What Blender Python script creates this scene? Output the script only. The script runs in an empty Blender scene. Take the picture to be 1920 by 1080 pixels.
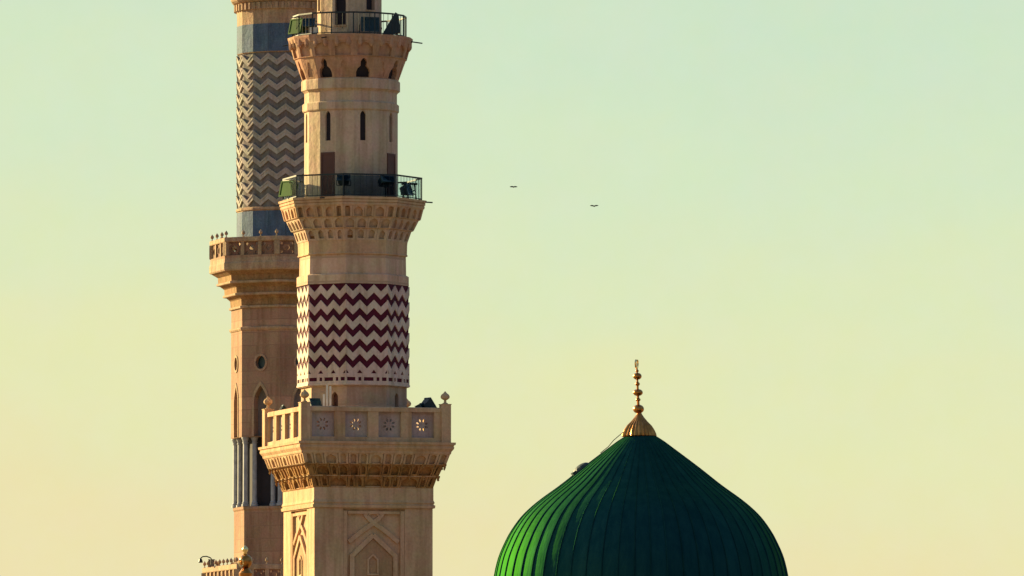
import bpy, bmesh, math, random
from math import sin, cos, tan, atan, radians, pi
from mathutils import Vector, Matrix
from mathutils.geometry import tessellate_polygon

random.seed(7)
scene = bpy.context.scene
COL = scene.collection

# ------------------------------------------------------------------ camera
FPX = 17000.0          # focal length in pixels of the 1920 px wide photograph
HORIZON = 1617.0       # image row of the horizon
EYE = 1.7
PITCH = atan((HORIZON - 540.0) / FPX)
cd = bpy.data.cameras.new("camera")
cd.sensor_width = 36.0
cd.lens = 36.0 * FPX / 1920.0
cd.clip_start = 1.0
cd.clip_end = 20000.0
cam = bpy.data.objects.new("camera", cd)
COL.objects.link(cam)
cam.location = (0, 0, EYE)
cam.rotation_euler = (pi / 2 + PITCH, 0, 0)
scene.camera = cam

# ------------------------------------------------------------------ light
SUN_AZ = -128.0        # measured from "towards the camera", left negative
SUN_EL = 15.0
sdir = Vector((sin(radians(SUN_AZ)) * cos(radians(SUN_EL)),
               -cos(radians(SUN_AZ)) * cos(radians(SUN_EL)), sin(radians(SUN_EL))))
sl = bpy.data.lights.new("sun", 'SUN')
sl.energy = 5.0
sl.angle = radians(0.53)
sl.color = (1.0, 0.78, 0.38)
so = bpy.data.objects.new("sun", sl)
COL.objects.link(so)
so.rotation_euler = sdir.to_track_quat('Z', 'Y').to_euler()

world = bpy.data.worlds.new("World")
scene.world = world
world.use_nodes = True
wn, wl = world.node_tree.nodes, world.node_tree.links
wn.clear()
SKY_GAIN = 0.354         # the picture is exposed one stop up, see below


def srgb(r, g, b):
    def c(v):
        v /= 255.0
        return v / 12.92 if v <= 0.04045 else ((v + 0.055) / 1.055) ** 2.4
    return (c(r), c(g), c(b), 1.0)


def build_sky():
    tc = wn.new('ShaderNodeTexCoord')
    sep = wn.new('ShaderNodeSeparateXYZ')
    wl.new(tc.outputs['Generated'], sep.inputs[0])
    ramp = wn.new('ShaderNodeValToRGB')
    ramp.color_ramp.interpolation = 'EASE'
    stops = [(0.0, (243, 226, 168)), (0.031, (237, 226, 176)), (0.050, (230, 232, 182)),
             (0.064, (222, 232, 189)), (0.080, (214, 231, 196)), (0.097, (207, 228, 200)), (0.16, (178, 216, 206)),
             (0.35, (118, 158, 176)), (1.0, (62, 88, 128))]
    el = ramp.color_ramp.elements
    el[0].position, el[0].color = stops[0][0], srgb(*stops[0][1])
    el[1].position, el[1].color = stops[-1][0], srgb(*stops[-1][1])
    for p, c in stops[1:-1]:
        e = el.new(p)
        e.color = srgb(*c)
    # thin uneven veil of haze shifts the height of the colour bands a little
    nz = wn.new('ShaderNodeTexNoise')
    nz.inputs['Scale'].default_value = 26.0
    nz.inputs['Detail'].default_value = 3.0
    mp = wn.new('ShaderNodeMapping')
    mp.inputs['Scale'].default_value = (1, 1, 2.2)
    wl.new(tc.outputs['Generated'], mp.inputs[0])
    wl.new(mp.outputs[0], nz.inputs['Vector'])
    off = wn.new('ShaderNodeMath'); off.operation = 'MULTIPLY_ADD'
    off.inputs[1].default_value = 0.022
    off.inputs[2].default_value = -0.011
    wl.new(nz.outputs['Fac'], off.inputs[0])
    # the side of the sky towards the sun is paler and yellower
    tilt = wn.new('ShaderNodeMath'); tilt.operation = 'MULTIPLY_ADD'
    tilt.inputs[1].default_value = 0.10
    wl.new(sep.outputs['X'], tilt.inputs[0])
    wl.new(off.outputs[0], tilt.inputs[2])
    add = wn.new('ShaderNodeMath'); add.operation = 'ADD'; add.use_clamp = True
    wl.new(sep.outputs['Z'], add.inputs[0])
    wl.new(tilt.outputs[0], add.inputs[1])
    wl.new(add.outputs[0], ramp.inputs[0])
    # the quarter away from the sun: darker and bluer
    dotn = wn.new('ShaderNodeVectorMath'); dotn.operation = 'DOT_PRODUCT'
    wl.new(tc.outputs['Generated'], dotn.inputs[0])
    dotn.inputs[1].default_value = tuple(Vector((sdir.x, sdir.y, 0)).normalized())
    mr = wn.new('ShaderNodeMapRange'); mr.interpolation_type = 'SMOOTHSTEP'
    mr.inputs['From Min'].default_value = -0.75
    mr.inputs['From Max'].default_value = 0.5
    wl.new(dotn.outputs['Value'], mr.inputs['Value'])
    tint = wn.new('ShaderNodeMix'); tint.data_type = 'RGBA'
    tint.inputs['A'].default_value = (0.38, 0.36, 0.50, 1)
    tint.inputs['B'].default_value = (1, 1, 1, 1)
    wl.new(mr.outputs[0], tint.inputs['Factor'])
    mul = wn.new('ShaderNodeMix'); mul.data_type = 'RGBA'; mul.blend_type = 'MULTIPLY'
    mul.inputs['Factor'].default_value = 1.0
    wl.new(ramp.outputs[0], mul.inputs['A'])
    wl.new(tint.outputs['Result'], mul.inputs['B'])
    # faint colour mottling of the evening haze
    n2 = wn.new('ShaderNodeTexNoise')
    n2.inputs['Scale'].default_value = 170.0
    n2.inputs['Detail'].default_value = 6.0
    n2.inputs['Roughness'].default_value = 0.7
    wl.new(tc.outputs['Generated'], n2.inputs['Vector'])
    mot = wn.new('ShaderNodeMix'); mot.data_type = 'RGBA'; mot.blend_type = 'OVERLAY'
    mot.inputs['Factor'].default_value = 0.10
    wl.new(mul.outputs['Result'], mot.inputs['A'])
    wl.new(n2.outputs['Color'], mot.inputs['B'])
    bg1 = wn.new('ShaderNodeBackground')
    bg1.inputs['Strength'].default_value = SKY_GAIN
    wl.new(mot.outputs['Result'], bg1.inputs['Color'])
    # physical sky takes over high above the frame
    sky = wn.new('ShaderNodeTexSky')
    sky.sky_type = 'NISHITA'
    sky.sun_disc = False
    sky.sun_elevation = radians(SUN_EL)
    sky.sun_rotation = math.atan2(sdir.x, sdir.y)
    bg2 = wn.new('ShaderNodeBackground')
    bg2.inputs['Strength'].default_value = 0.08
    wl.new(sky.outputs[0], bg2.inputs['Color'])
    mr2 = wn.new('ShaderNodeMapRange'); mr2.interpolation_type = 'SMOOTHSTEP'
    mr2.inputs['From Min'].default_value = 0.18
    mr2.inputs['From Max'].default_value = 0.6
    wl.new(sep.outputs['Z'], mr2.inputs['Value'])
    ms = wn.new('ShaderNodeMixShader')
    wl.new(mr2.outputs[0], ms.inputs[0])
    wl.new(bg1.outputs[0], ms.inputs[1])
    wl.new(bg2.outputs[0], ms.inputs[2])
    out = wn.new('ShaderNodeOutputWorld')
    wl.new(ms.outputs[0], out.inputs['Surface'])


build_sky()
vs = scene.view_settings
vs.view_transform = 'Standard'
vs.look = 'None'
vs.exposure = 1.5
vs.gamma = 1.0
vs.use_curve_mapping = False

# ------------------------------------------------------------------ materials


def new_mat(name):
    m = bpy.data.materials.new(name)
    m.use_nodes = True
    return m, m.node_tree.nodes, m.node_tree.links, m.node_tree.nodes['Principled BSDF']


def stone(name, base, dark=None, rough=0.85, scale=0.5, bump=0.06, spot=0.25, courses=None, mix=0.5):
    """plaster or stone with broad staining, fine grain and optional block joints"""
    m, n, l, b = new_mat(name)
    dark = dark or tuple(c * 0.72 for c in base)
    g = n.new('ShaderNodeNewGeometry')
    n1 = n.new('ShaderNodeTexNoise'); n1.inputs['Scale'].default_value = scale
    n1.inputs['Detail'].default_value = 6; n1.inputs['Roughness'].default_value = 0.62
    mp = n.new('ShaderNodeMapping'); mp.inputs['Scale'].default_value = (1.6, 1.6, 0.8)
    l.new(g.outputs['Position'], mp.inputs[0]); l.new(mp.outputs[0], n1.inputs['Vector'])
    cr = n.new('ShaderNodeValToRGB')
    cr.color_ramp.elements[0].position = 0.32; cr.color_ramp.elements[0].color = (*dark, 1)
    cr.color_ramp.elements[1].position = 0.32 + mix * 0.6; cr.color_ramp.elements[1].color = (*base, 1)
    l.new(n1.outputs['Fac'], cr.inputs[0])
    n2 = n.new('ShaderNodeTexNoise'); n2.inputs['Scale'].default_value = 9.0; n2.inputs['Detail'].default_value = 5
    l.new(g.outputs['Position'], n2.inputs['Vector'])
    mx = n.new('ShaderNodeMix'); mx.data_type = 'RGBA'; mx.blend_type = 'OVERLAY'
    mx.inputs['Factor'].default_value = spot
    l.new(cr.outputs[0], mx.inputs['A']); l.new(n2.outputs['Fac'], mx.inputs['B'])
    n5 = n.new('ShaderNodeTexNoise'); n5.inputs['Scale'].default_value = 1.3; n5.inputs['Detail'].default_value = 4
    mp5 = n.new('ShaderNodeMapping'); mp5.inputs['Location'].default_value = (31, 7, 13)
    l.new(g.outputs['Position'], mp5.inputs[0]); l.new(mp5.outputs[0], n5.inputs['Vector'])
    c5 = n.new('ShaderNodeValToRGB')
    c5.color_ramp.elements[0].position = 0.38; c5.color_ramp.elements[0].color = (1.0, 0.90, 0.90, 1)
    c5.color_ramp.elements[1].position = 0.62; c5.color_ramp.elements[1].color = (0.93, 1.0, 0.88, 1)
    l.new(n5.outputs['Fac'], c5.inputs[0])
    m5 = n.new('ShaderNodeMix'); m5.data_type = 'RGBA'; m5.blend_type = 'MULTIPLY'; m5.inputs['Factor'].default_value = 0.8
    l.new(mx.outputs['Result'], m5.inputs['A']); l.new(c5.outputs[0], m5.inputs['B'])
    # rain streaks running down the masonry
    n6 = n.new('ShaderNodeTexNoise'); n6.inputs['Scale'].default_value = 3.2; n6.inputs['Detail'].default_value = 5
    mp6 = n.new('ShaderNodeMapping'); mp6.inputs['Scale'].default_value = (1, 1, 0.09)
    l.new(g.outputs['Position'], mp6.inputs[0]); l.new(mp6.outputs[0], n6.inputs['Vector'])
    c6 = n.new('ShaderNodeValToRGB')
    c6.color_ramp.elements[0].position = 0.36; c6.color_ramp.elements[0].color = (0.74, 0.71, 0.66, 1)
    c6.color_ramp.elements[1].position = 0.54; c6.color_ramp.elements[1].color = (1, 1, 1, 1)
    l.new(n6.outputs['Fac'], c6.inputs[0])
    m6 = n.new('ShaderNodeMix'); m6.data_type = 'RGBA'; m6.blend_type = 'MULTIPLY'; m6.inputs['Factor'].default_value = 0.8
    l.new(m5.outputs['Result'], m6.inputs['A']); l.new(c6.outputs[0], m6.inputs['B'])
    last = m6.outputs['Result']
    if courses:
        sp = n.new('ShaderNodeSeparateXYZ'); l.new(g.outputs['Position'], sp.inputs[0])
        a = n.new('ShaderNodeMath'); a.operation = 'DIVIDE'; a.inputs[1].default_value = courses
        l.new(sp.outputs['Z'], a.inputs[0])
        f = n.new('ShaderNodeMath'); f.operation = 'FRACT'; l.new(a.outputs[0], f.inputs[0])
        c = n.new('ShaderNodeMath'); c.operation = 'LESS_THAN'; c.inputs[1].default_value = 0.07
        l.new(f.outputs[0], c.inputs[0])
        fl = n.new('ShaderNodeMath'); fl.operation = 'FLOOR'; l.new(a.outputs[0], fl.inputs[0])
        wn1 = n.new('ShaderNodeTexWhiteNoise'); wn1.noise_dimensions = '1D'; l.new(fl.outputs[0], wn1.inputs['W'])
        tn = n.new('ShaderNodeMix'); tn.data_type = 'RGBA'; tn.blend_type = 'MULTIPLY'
        tn.inputs['Factor'].default_value = 0.22
        l.new(last, tn.inputs['A']); l.new(wn1.outputs['Value'], tn.inputs['B'])
        jt = n.new('ShaderNodeMix'); jt.data_type = 'RGBA'
        l.new(c.outputs[0], jt.inputs['Factor'])
        l.new(tn.outputs['Result'], jt.inputs['A']); jt.inputs['B'].default_value = (*[v * 0.78 for v in dark], 1)
        last = jt.outputs['Result']
    l.new(last, b.inputs['Base Color'])
    b.inputs['Roughness'].default_value = rough
    b.inputs['Specular IOR Level'].default_value = 0.08
    bp = n.new('ShaderNodeBump'); bp.inputs['Strength'].default_value = 0.5; bp.inputs['Distance'].default_value = bump
    n3 = n.new('ShaderNodeTexNoise'); n3.inputs['Scale'].default_value = 4.0; n3.inputs['Detail'].default_value = 8
    l.new(g.outputs['Position'], n3.inputs['Vector'])
    l.new(n3.outputs['Fac'], bp.inputs['Height']); l.new(bp.outputs[0], b.inputs['Normal'])
    return m


def paint(name, base, rough=0.5, metal=0.0, var=0.2, scale=2.0):
    m, n, l, b = new_mat(name)
    g = n.new('ShaderNodeNewGeometry')
    n1 = n.new('ShaderNodeTexNoise'); n1.inputs['Scale'].default_value = scale; n1.inputs['Detail'].default_value = 6
    l.new(g.outputs['Position'], n1.inputs['Vector'])
    cr = n.new('ShaderNodeValToRGB')
    cr.color_ramp.elements[0].position = 0.3; cr.color_ramp.elements[0].color = (*[c * (1 - var) for c in base], 1)
    cr.color_ramp.elements[1].position = 0.7; cr.color_ramp.elements[1].color = (*[min(1, c * (1 + var)) for c in base], 1)
    l.new(n1.outputs['Fac'], cr.inputs[0]); l.new(cr.outputs[0], b.inputs['Base Color'])
    b.inputs['Roughness'].default_value = rough; b.inputs['Metallic'].default_value = metal
    return m


M = {}
M['stone'] = stone('cream_carved_stone', (0.57, 0.385, 0.245), (0.47, 0.295, 0.175))
M['stone_plain'] = stone('cream_plain_stone', (0.66, 0.46, 0.33), (0.56, 0.37, 0.25), courses=1.15)
M['stone_upper'] = stone('pale_upper_stone', (0.56, 0.42, 0.31), (0.47, 0.335, 0.24))
M['stone_pink'] = stone('rose_tan_stone', (0.50, 0.31, 0.215), (0.41, 0.235, 0.155))
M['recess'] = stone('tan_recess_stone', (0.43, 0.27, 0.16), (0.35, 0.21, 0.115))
M['ochre'] = stone('ochre_muqarnas_stone', (0.40, 0.215, 0.085), (0.27, 0.135, 0.05), scale=1.1, spot=0.5)  # shade and warm bounce under the cornices put into the stone colour
M['white_tile'] = stone('off_white_glazed_tile', (0.68, 0.52, 0.44), (0.56, 0.42, 0.35), rough=0.6)
M['maroon'] = stone('dark_maroon_tile', (0.105, 0.012, 0.028), (0.062, 0.009, 0.028), rough=0.6)
M['screen'] = stone('grey_pierced_stone', (0.44, 0.34, 0.31), (0.37, 0.28, 0.26))
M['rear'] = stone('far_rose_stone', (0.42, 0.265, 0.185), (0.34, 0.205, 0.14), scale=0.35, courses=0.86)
M['rear_plain'] = stone('far_cream_stone', (0.44, 0.31, 0.21), (0.33, 0.22, 0.15), scale=1.2, spot=0.45, bump=0.07)
M['rear_light'] = stone('far_zigzag_light_stone', (0.41, 0.375, 0.35), (0.34, 0.305, 0.28))
M['rear_dark'] = stone('far_zigzag_grey_stone', (0.20, 0.182, 0.18), (0.16, 0.145, 0.142))
M['blue'] = stone('slate_blue_stone', (0.105, 0.155, 0.235), (0.06, 0.10, 0.165), rough=0.7, scale=0.8, spot=0.4)  # blue of plain stone in shade, painted as the colour all round
M['marble'] = paint('grey_blue_marble', (0.25, 0.26, 0.29), 0.5, var=0.25, scale=3)
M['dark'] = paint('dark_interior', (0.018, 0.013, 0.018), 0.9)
M['door'] = paint('brown_red_wood', (0.085, 0.022, 0.013), 0.6)
M['iron'] = paint('black_green_iron', (0.012, 0.020, 0.024), 0.5, 0.3)
M['lamp_green'] = paint('green_lamp_housing', (0.03, 0.085, 0.008), 0.95)
M['rim'] = paint('pale_metal_rim', (0.5, 0.42, 0.3), 0.5)
M['lamp_dark'] = paint('dark_teal_housing', (0.006, 0.030, 0.040), 0.4)
M['white'] = paint('white_plastic', (0.72, 0.68, 0.55), 0.5)
M['gold'] = paint('gilded_metal', (0.42, 0.18, 0.045), 0.30, 1.0, var=0.25, scale=4)
M['gold_bright'] = paint('bright_gilded_metal', (0.95, 0.72, 0.32), 0.3, 1.0, var=0.05)
M['bird'] = paint('dark_feathers', (0.012, 0.012, 0.013), 0.8)
M['wire'] = paint('steel_wire', (0.05, 0.05, 0.04), 0.5, 0.5)


def green_mat():
    m, n, l, b = new_mat('green_painted_dome')
    g = n.new('ShaderNodeNewGeometry')
    mp = n.new('ShaderNodeMapping'); mp.inputs['Scale'].default_value = (1.5, 1.5, 0.22)
    l.new(g.outputs['Position'], mp.inputs[0])
    n1 = n.new('ShaderNodeTexNoise'); n1.inputs['Scale'].default_value = 1.6; n1.inputs['Detail'].default_value = 7
    n1.inputs['Roughness'].default_value = 0.65
    l.new(mp.outputs[0], n1.inputs['Vector'])
    cr = n.new('ShaderNodeValToRGB')
    cr.color_ramp.elements[0].position = 0.33; cr.color_ramp.elements[0].color = (0.005, 0.042, 0.050, 1)
    cr.color_ramp.elements[1].position = 0.68; cr.color_ramp.elements[1].color = (0.012, 0.064, 0.066, 1)
    l.new(n1.outputs['Fac'], cr.inputs[0])
    oi = n.new('ShaderNodeObjectInfo')
    hs = n.new('ShaderNodeHueSaturation')
    mr = n.new('ShaderNodeMapRange'); mr.inputs['To Min'].default_value = 0.8; mr.inputs['To Max'].default_value = 1.15
    l.new(oi.outputs['Random'], mr.inputs['Value']); l.new(mr.outputs[0], hs.inputs['Value'])
    l.new(cr.outputs[0], hs.inputs['Color']); l.new(hs.outputs[0], b.inputs['Base Color'])
    b.inputs['Roughness'].default_value = 0.66
    b.inputs['Metallic'].default_value = 0.65
    b.inputs['Specular Tint'].default_value = (0.62, 1.0, 0.10, 1)
    b.inputs['Specular IOR Level'].default_value = 0.0
    bp = n.new('ShaderNodeBump'); bp.inputs['Strength'].default_value = 0.35; bp.inputs['Distance'].default_value = 0.05
    n3 = n.new('ShaderNodeTexNoise'); n3.inputs['Scale'].default_value = 2.5; n3.inputs['Detail'].default_value = 6
    l.new(mp.outputs[0], n3.inputs['Vector']); l.new(n3.outputs['Fac'], bp.inputs['Height'])
    l.new(bp.outputs[0], b.inputs['Normal'])
    return m


M['green'] = green_mat()
M['seam'] = paint('dark_green_seam', (0.006, 0.028, 0.026), 0.6)
M['ground'] = stone('pale_plaza_paving', (0.36, 0.29, 0.22), (0.28, 0.22, 0.16), scale=0.05)
_g, _n, _l, _b = new_mat('tinted_glass')
_b.inputs['Base Color'].default_value = (0.74, 0.84, 0.88, 1)
_b.inputs['Roughness'].default_value = 0.08
_b.inputs['Transmission Weight'].default_value = 1.0
_b.inputs['IOR'].default_value = 1.05
M['glass'] = _g
_g, _n, _l, _b = new_mat('dark_tinted_glass')
_b.inputs['Base Color'].default_value = (0.30, 0.40, 0.50, 1)
_b.inputs['Roughness'].default_value = 0.08
_b.inputs['Transmission Weight'].default_value = 1.0
_b.inputs['IOR'].default_value = 1.05
M['glass_dark'] = _g

# ------------------------------------------------------------------ mesh builder


class MB:
    def __init__(self):
        self.v, self.f = [], []

    def vert(self, p):
        self.v.append(tuple(p)); return len(self.v) - 1

    def poly(self, pts):
        i = [self.vert(p) for p in pts]; self.f.append(i); return i

    def box(self, x0, x1, y0, y1, z0, z1, F=None):
        c = [(x0, y0, z0), (x1, y0, z0), (x1, y1, z0), (x0, y1, z0), (x0, y0, z1), (x1, y0, z1), (x1, y1, z1), (x0, y1, z1)]
        if F: c = [F(*p) for p in c]
        b = len(self.v); self.v += [tuple(p) for p in c]
        self.f += [[b + k for k in q] for q in ((0, 3, 2, 1), (4, 5, 6, 7), (0, 1, 5, 4), (1, 2, 6, 5), (2, 3, 7, 6), (3, 0, 4, 7))]

    def obox(self, c, ax, ay, az, hx, hy, hz):
        F = lambda x, y, z: Vector(c) + ax * x + ay * y + az * z
        self.box(-hx, hx, -hy, hy, -hz, hz, F)

    def ring(self, n, az0, prof, closed=False, cap0=False, cap1=False):
        """n-gon swept profile; prof = [(z, circumradius)]; az0 = azimuth of a facet normal (deg)"""
        rows = []
        for z, r in prof:
            row = []
            for k in range(n):
                t = radians(az0 + (k + 0.5) * 360.0 / n)
                row.append(self.vert((r * sin(t), -r * cos(t), z)))
            rows.append(row)
        m = len(rows)
        for i in range(m if closed else m - 1):
            a, b = rows[i], rows[(i + 1) % m]
            for k in range(n):
                self.f.append([a[k], a[(k + 1) % n], b[(k + 1) % n], b[k]])
        if cap0: self.f.append(rows[0][::-1])
        if cap1: self.f.append(rows[-1])

    def lathe(self, prof, n=24, c=(0, 0, 0)):
        b = len(self.v)
        self.ring(n, 0, [(z, max(r, 1e-4)) for z, r in prof], cap0=True, cap1=True)
        for i in range(b, len(self.v)):
            x, y, z = self.v[i]; self.v[i] = (x + c[0], y + c[1], z + c[2])

    def tube(self, pts, r, n=8):
        pts = [Vector(p) for p in pts]
        rows = []
        for i, p in enumerate(pts):
            d = (pts[min(i + 1, len(pts) - 1)] - pts[max(i - 1, 0)]).normalized()
            up = Vector((0, 0, 1)) if abs(d.z) < 0.95 else Vector((1, 0, 0))
            a = d.cross(up).normalized(); c = a.cross(d).normalized()
            rr = r[i] if isinstance(r, (list, tuple)) else r
            rows.append([self.vert(p + (a * cos(2 * pi * k / n) + c * sin(2 * pi * k / n)) * rr) for k in range(n)])
        for i in range(len(rows) - 1):
            for k in range(n):
                self.f.append([rows[i][k], rows[i][(k + 1) % n], rows[i + 1][(k + 1) % n], rows[i + 1][k]])
        self.f.append(rows[0][::-1]); self.f.append(rows[-1])

    def panel(self, outer, holes, F, depth, back=False, solid=0.0, back_mb=None, rim=True):
        """flat plate in (u, v) with holes: front, reveals of the holes, optional far face, optional infill"""
        loops = [outer] + holes
        tri = tessellate_polygon([[Vector((p[0], p[1], 0)) for p in lp] for lp in loops])
        flat = [p for lp in loops for p in lp]
        base = len(self.v)
        self.v += [tuple(F(p[0], p[1], 0.0)) for p in flat]
        self.f += [[base + i for i in t] for t in tri]
        for h in holes:
            m = len(h)
            for i in range(m):
                a, b = h[i], h[(i + 1) % m]
                self.poly([F(a[0], a[1], 0), F(b[0], b[1], 0), F(b[0], b[1], depth), F(a[0], a[1], depth)])
            if back:
                (back_mb or self).poly([F(p[0], p[1], depth) for p in h])
        if solid:
            b2 = len(self.v)
            self.v += [tuple(F(p[0], p[1], solid)) for p in flat]
            self.f += [[b2 + i for i in t][::-1] for t in tri]
        if rim:
            d2 = solid or depth
            m = len(outer)
            for i in range(m):
                a, b = outer[i], outer[(i + 1) % m]
                self.poly([F(a[0], a[1], 0), F(b[0], b[1], 0), F(b[0], b[1], d2), F(a[0], a[1], d2)])

    def mesh(self, name, mat, smooth=False):
        me = bpy.data.meshes.new(name)
        me.from_pydata(self.v, [], self.f)
        bm = bmesh.new(); bm.from_mesh(me)
        bmesh.ops.remove_doubles(bm, verts=bm.verts, dist=1e-5)
        bmesh.ops.recalc_face_normals(bm, faces=bm.faces)
        bm.to_mesh(me); bm.free()
        me.materials.append(mat)
        if smooth:
            me.shade_smooth() if hasattr(me, 'shade_smooth') else None
        return me

    def build(self, name, mat, parent=None, smooth=False, loc=(0, 0, 0), rz=0.0):
        return link(name, self.mesh(name, mat, smooth), parent, loc, rz)


def link(name, me, parent=None, loc=(0, 0, 0), rz=0.0):
    o = bpy.data.objects.new(name, me)
    COL.objects.link(o)
    o.parent = parent
    o.location = loc
    o.rotation_euler = (0, 0, radians(rz))
    return o


def thing(name, label, cat, loc=(0, 0, 0), group=None, rz=0.0):
    o = bpy.data.objects.new(name, None)
    COL.objects.link(o)
    o.empty_display_size = 0.5
    o.location = loc; o.rotation_euler = (0, 0, radians(rz))
    tag(o, label, cat, group)
    return o


def tag(o, label, cat, group=None):
    o['label'] = label; o['category'] = cat
    if group: o['group'] = group
    return o


# outlines in (u, v)
def rect(u0, u1, v0, v1):
    return [(u0, v0), (u1, v0), (u1, v1), (u0, v1)]


def arch(uc, hw, v0, vs_, v1, n=5, point=True):
    """pointed arch opening: half width hw, sill v0, spring vs_, apex v1"""
    pts = [(uc - hw, v0), (uc + hw, v0), (uc + hw, vs_)]
    for i in range(1, n):
        t = i / n
        x = hw * cos(t * pi / 2) if not point else hw * (1 - t ** 1.8)
        y = sin(t * pi / 2) if not point else t ** 0.85
        pts.append((uc + x, vs_ + (v1 - vs_) * y))
    pts.append((uc, v1))
    for i in range(n - 1, 0, -1):
        t = i / n
        x = hw * cos(t * pi / 2) if not point else hw * (1 - t ** 1.8)
        y = sin(t * pi / 2) if not point else t ** 0.85
        pts.append((uc - x, vs_ + (v1 - vs_) * y))
    pts.append((uc - hw, vs_))
    return pts


def oval(uc, vc, ru, rv, n=16):
    return [(uc + ru * cos(2 * pi * i / n), vc + rv * sin(2 * pi * i / n)) for i in range(n)]


# ------------------------------------------------------------------ tower geometry


def XW(x, Y, y=800.0):
    Z = Y * tan(PITCH + atan((540 - y) / FPX))
    d = Y * cos(PITCH) + Z * sin(PITCH)
    return (x - 960.0) / FPX * d


class Tower:
    """sizes are measured in photo pixels at the tower's axis; s turns them into metres"""
    def __init__(self, Y, cx):
        self.Y, self.cx = Y, cx
        self.s = (XW(1060, Y) - XW(960, Y)) / 100.0
        self.X = XW(cx, Y)

    def Z(self, y, near=0.0):
        return EYE + (self.Y - near * self.s) * tan(PITCH + atan((540 - y) / FPX))

    def off(self, cx):
        return (cx - self.cx) * self.s


def facetF(a):
    """facet whose normal points to -Y; a = apothem (m)"""
    return lambda u, v, d: Vector((u, -(a - d), v))


def slopeF(z0, z1, a0, a1, n):
    """s in -1..1 along the facet, t 0..1 up the slope"""
    def F(s, t, d):
        a = a0 + (a1 - a0) * t
        return Vector((s * a * tan(pi / n), -(a - d), z0 + (z1 - z0) * t))
    return F


def niche_tier(parent, n, az0, z0, z1, r0, r1, cells, depth, mat, off, s, step=0.0, name='muqarnas_niche', legs=0.0):
    """one tier of hollowed niches on every facet; r in px circumradius; cells = list of (width, kind)"""
    k = cos(pi / n)
    a0, a1 = r0 * s * k, r1 * s * k
    F = slopeF(z0, z1, a0, a1, n)
    tot = sum(c[0] for c in cells); x = -1.0
    for w, kind in cells:
        s0, s1 = x, x + 2.0 * w / tot
        x = s1
        sm, hw = (s0 + s1) / 2, (s1 - s0) / 2
        mb = MB()
        e = 0.004 * (hw > 0)
        jt = random.uniform(-0.05, 0.05)
        outer = rect(s0 + e, s1 - e, 0.0, 1.0)
        if kind == 'big':
            hole = arch(sm + jt * hw, hw * 0.84, 0.06, 0.40 + jt, 0.86 + jt * .8, 6, False)
        elif kind == 'slim':
            hole = arch(sm + jt * hw, hw * (0.50 + jt), 0.14 + jt, 0.60 + jt, 0.90 + jt * .8, 4)
        elif kind == 'bar':
            hole = arch(sm, hw * 0.55, 0.02, 0.80, 0.94, 3, False)
        else:
            hole = arch(sm, hw * 0.70, 0.05, 0.52, 0.90, 5)
        mb.panel(outer, [hole], F, depth * random.uniform(0.75, 1.25), back=True)
        me = mb.mesh(name, mat)
        for i in range(n):
            link(name, me, parent, (off, 0, 0), az0 + i * 360.0 / n)


def band(parent, name, mat, n, az0, prof, off, s, cap=False):
    """solid moulding: prof = [(z, r px)] outer profile from bottom to top"""
    mb = MB()
    mb.ring(n, az0, [(z, r * s) for z, r in prof], cap0=cap, cap1=cap)
    return mb.build(name, mat, parent, loc=(off, 0, 0))


def facets(parent, name, mat, n, az0, fn, off, which=None):
    me = fn()
    out = []
    for i in (range(n) if which is None else which):
        out.append(link(name, me, parent, (off, 0, 0), az0 + i * 360.0 / n))
    return out


def ball_finial_profile(r, h):
    return [(0, r * 0.62), (h * 0.06, r * 0.62), (h * 0.12, r * 0.3), (h * 0.30, r * 0.26), (h * 0.36, r * 0.6), (h * 0.46, r * 0.95),
            (h * 0.60, r * 1.0), (h * 0.74, r * 0.8), (h * 0.84, r * 0.42), (h * 0.92, r * 0.24), (h, r * 0.05)]


# =================================================================== GROUND
gm = MB()
for i in range(-8, 8):
    for j in range(-4, 12):
        x0, y0 = i * 600, j * 600
        gm.poly([(x0, y0, 0), (x0 + 600, y0, 0), (x0 + 600, y0 + 600, 0), (x0, y0 + 600, 0)])
go = gm.build('ground', M['ground'])
go['kind'] = 'structure'

# =================================================================== FRONT MINARET
A0 = 16.0     # azimuth of the square's front facet normal
T = Tower(425.0, 671.0)
s = T.s
front = thing('minaret', 'nearer cream minaret with bold maroon and white zigzag band and three balconies', 'minaret', (T.X, T.Y, 0))


def lean(y):
    """the old shaft leans slightly: axis column of the photo at row y"""
    pts = [(-400, 649), (66, 655.5), (250, 657.5), (375, 659.8), (500, 661), (620, 662), (750, 664), (800, 667.7), (930, 671)]
    for (a, b), (c, d) in zip(pts, pts[1:]):
        if y <= c: return b + (d - b) * (y - a) / (c - a)
    return 671.0


SQ = math.sqrt(2.0)

# ---- square shaft
ROOFZ = 12.5
hwid = 114.0
zA = T.Z(951, 110)
wall_h = hwid * s
F = facetF(hwid * s)


def px_u(x):  # photo column on the front facet -> metres along it
    return (x - 703.3) / 0.9613 * s


zb = T.Z(1180, 110)
U0, U1 = px_u(647), px_u(761)


def shaft_face():
    mb = MB()
    hw = hwid * s
    mb.panel([(-hw, 0), (hw, 0), (hw, zA), (-hw, zA)], [rect(U0, U1, zb, T.Z(954, 110))], F, 6.0 * s, back=True, rim=False)
    return mb.mesh('wall', M['stone'])


facets(front, 'wall', M['stone'], 4, A0, shaft_face, 0)


def pz(y):
    return T.Z(y, 110)


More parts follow.
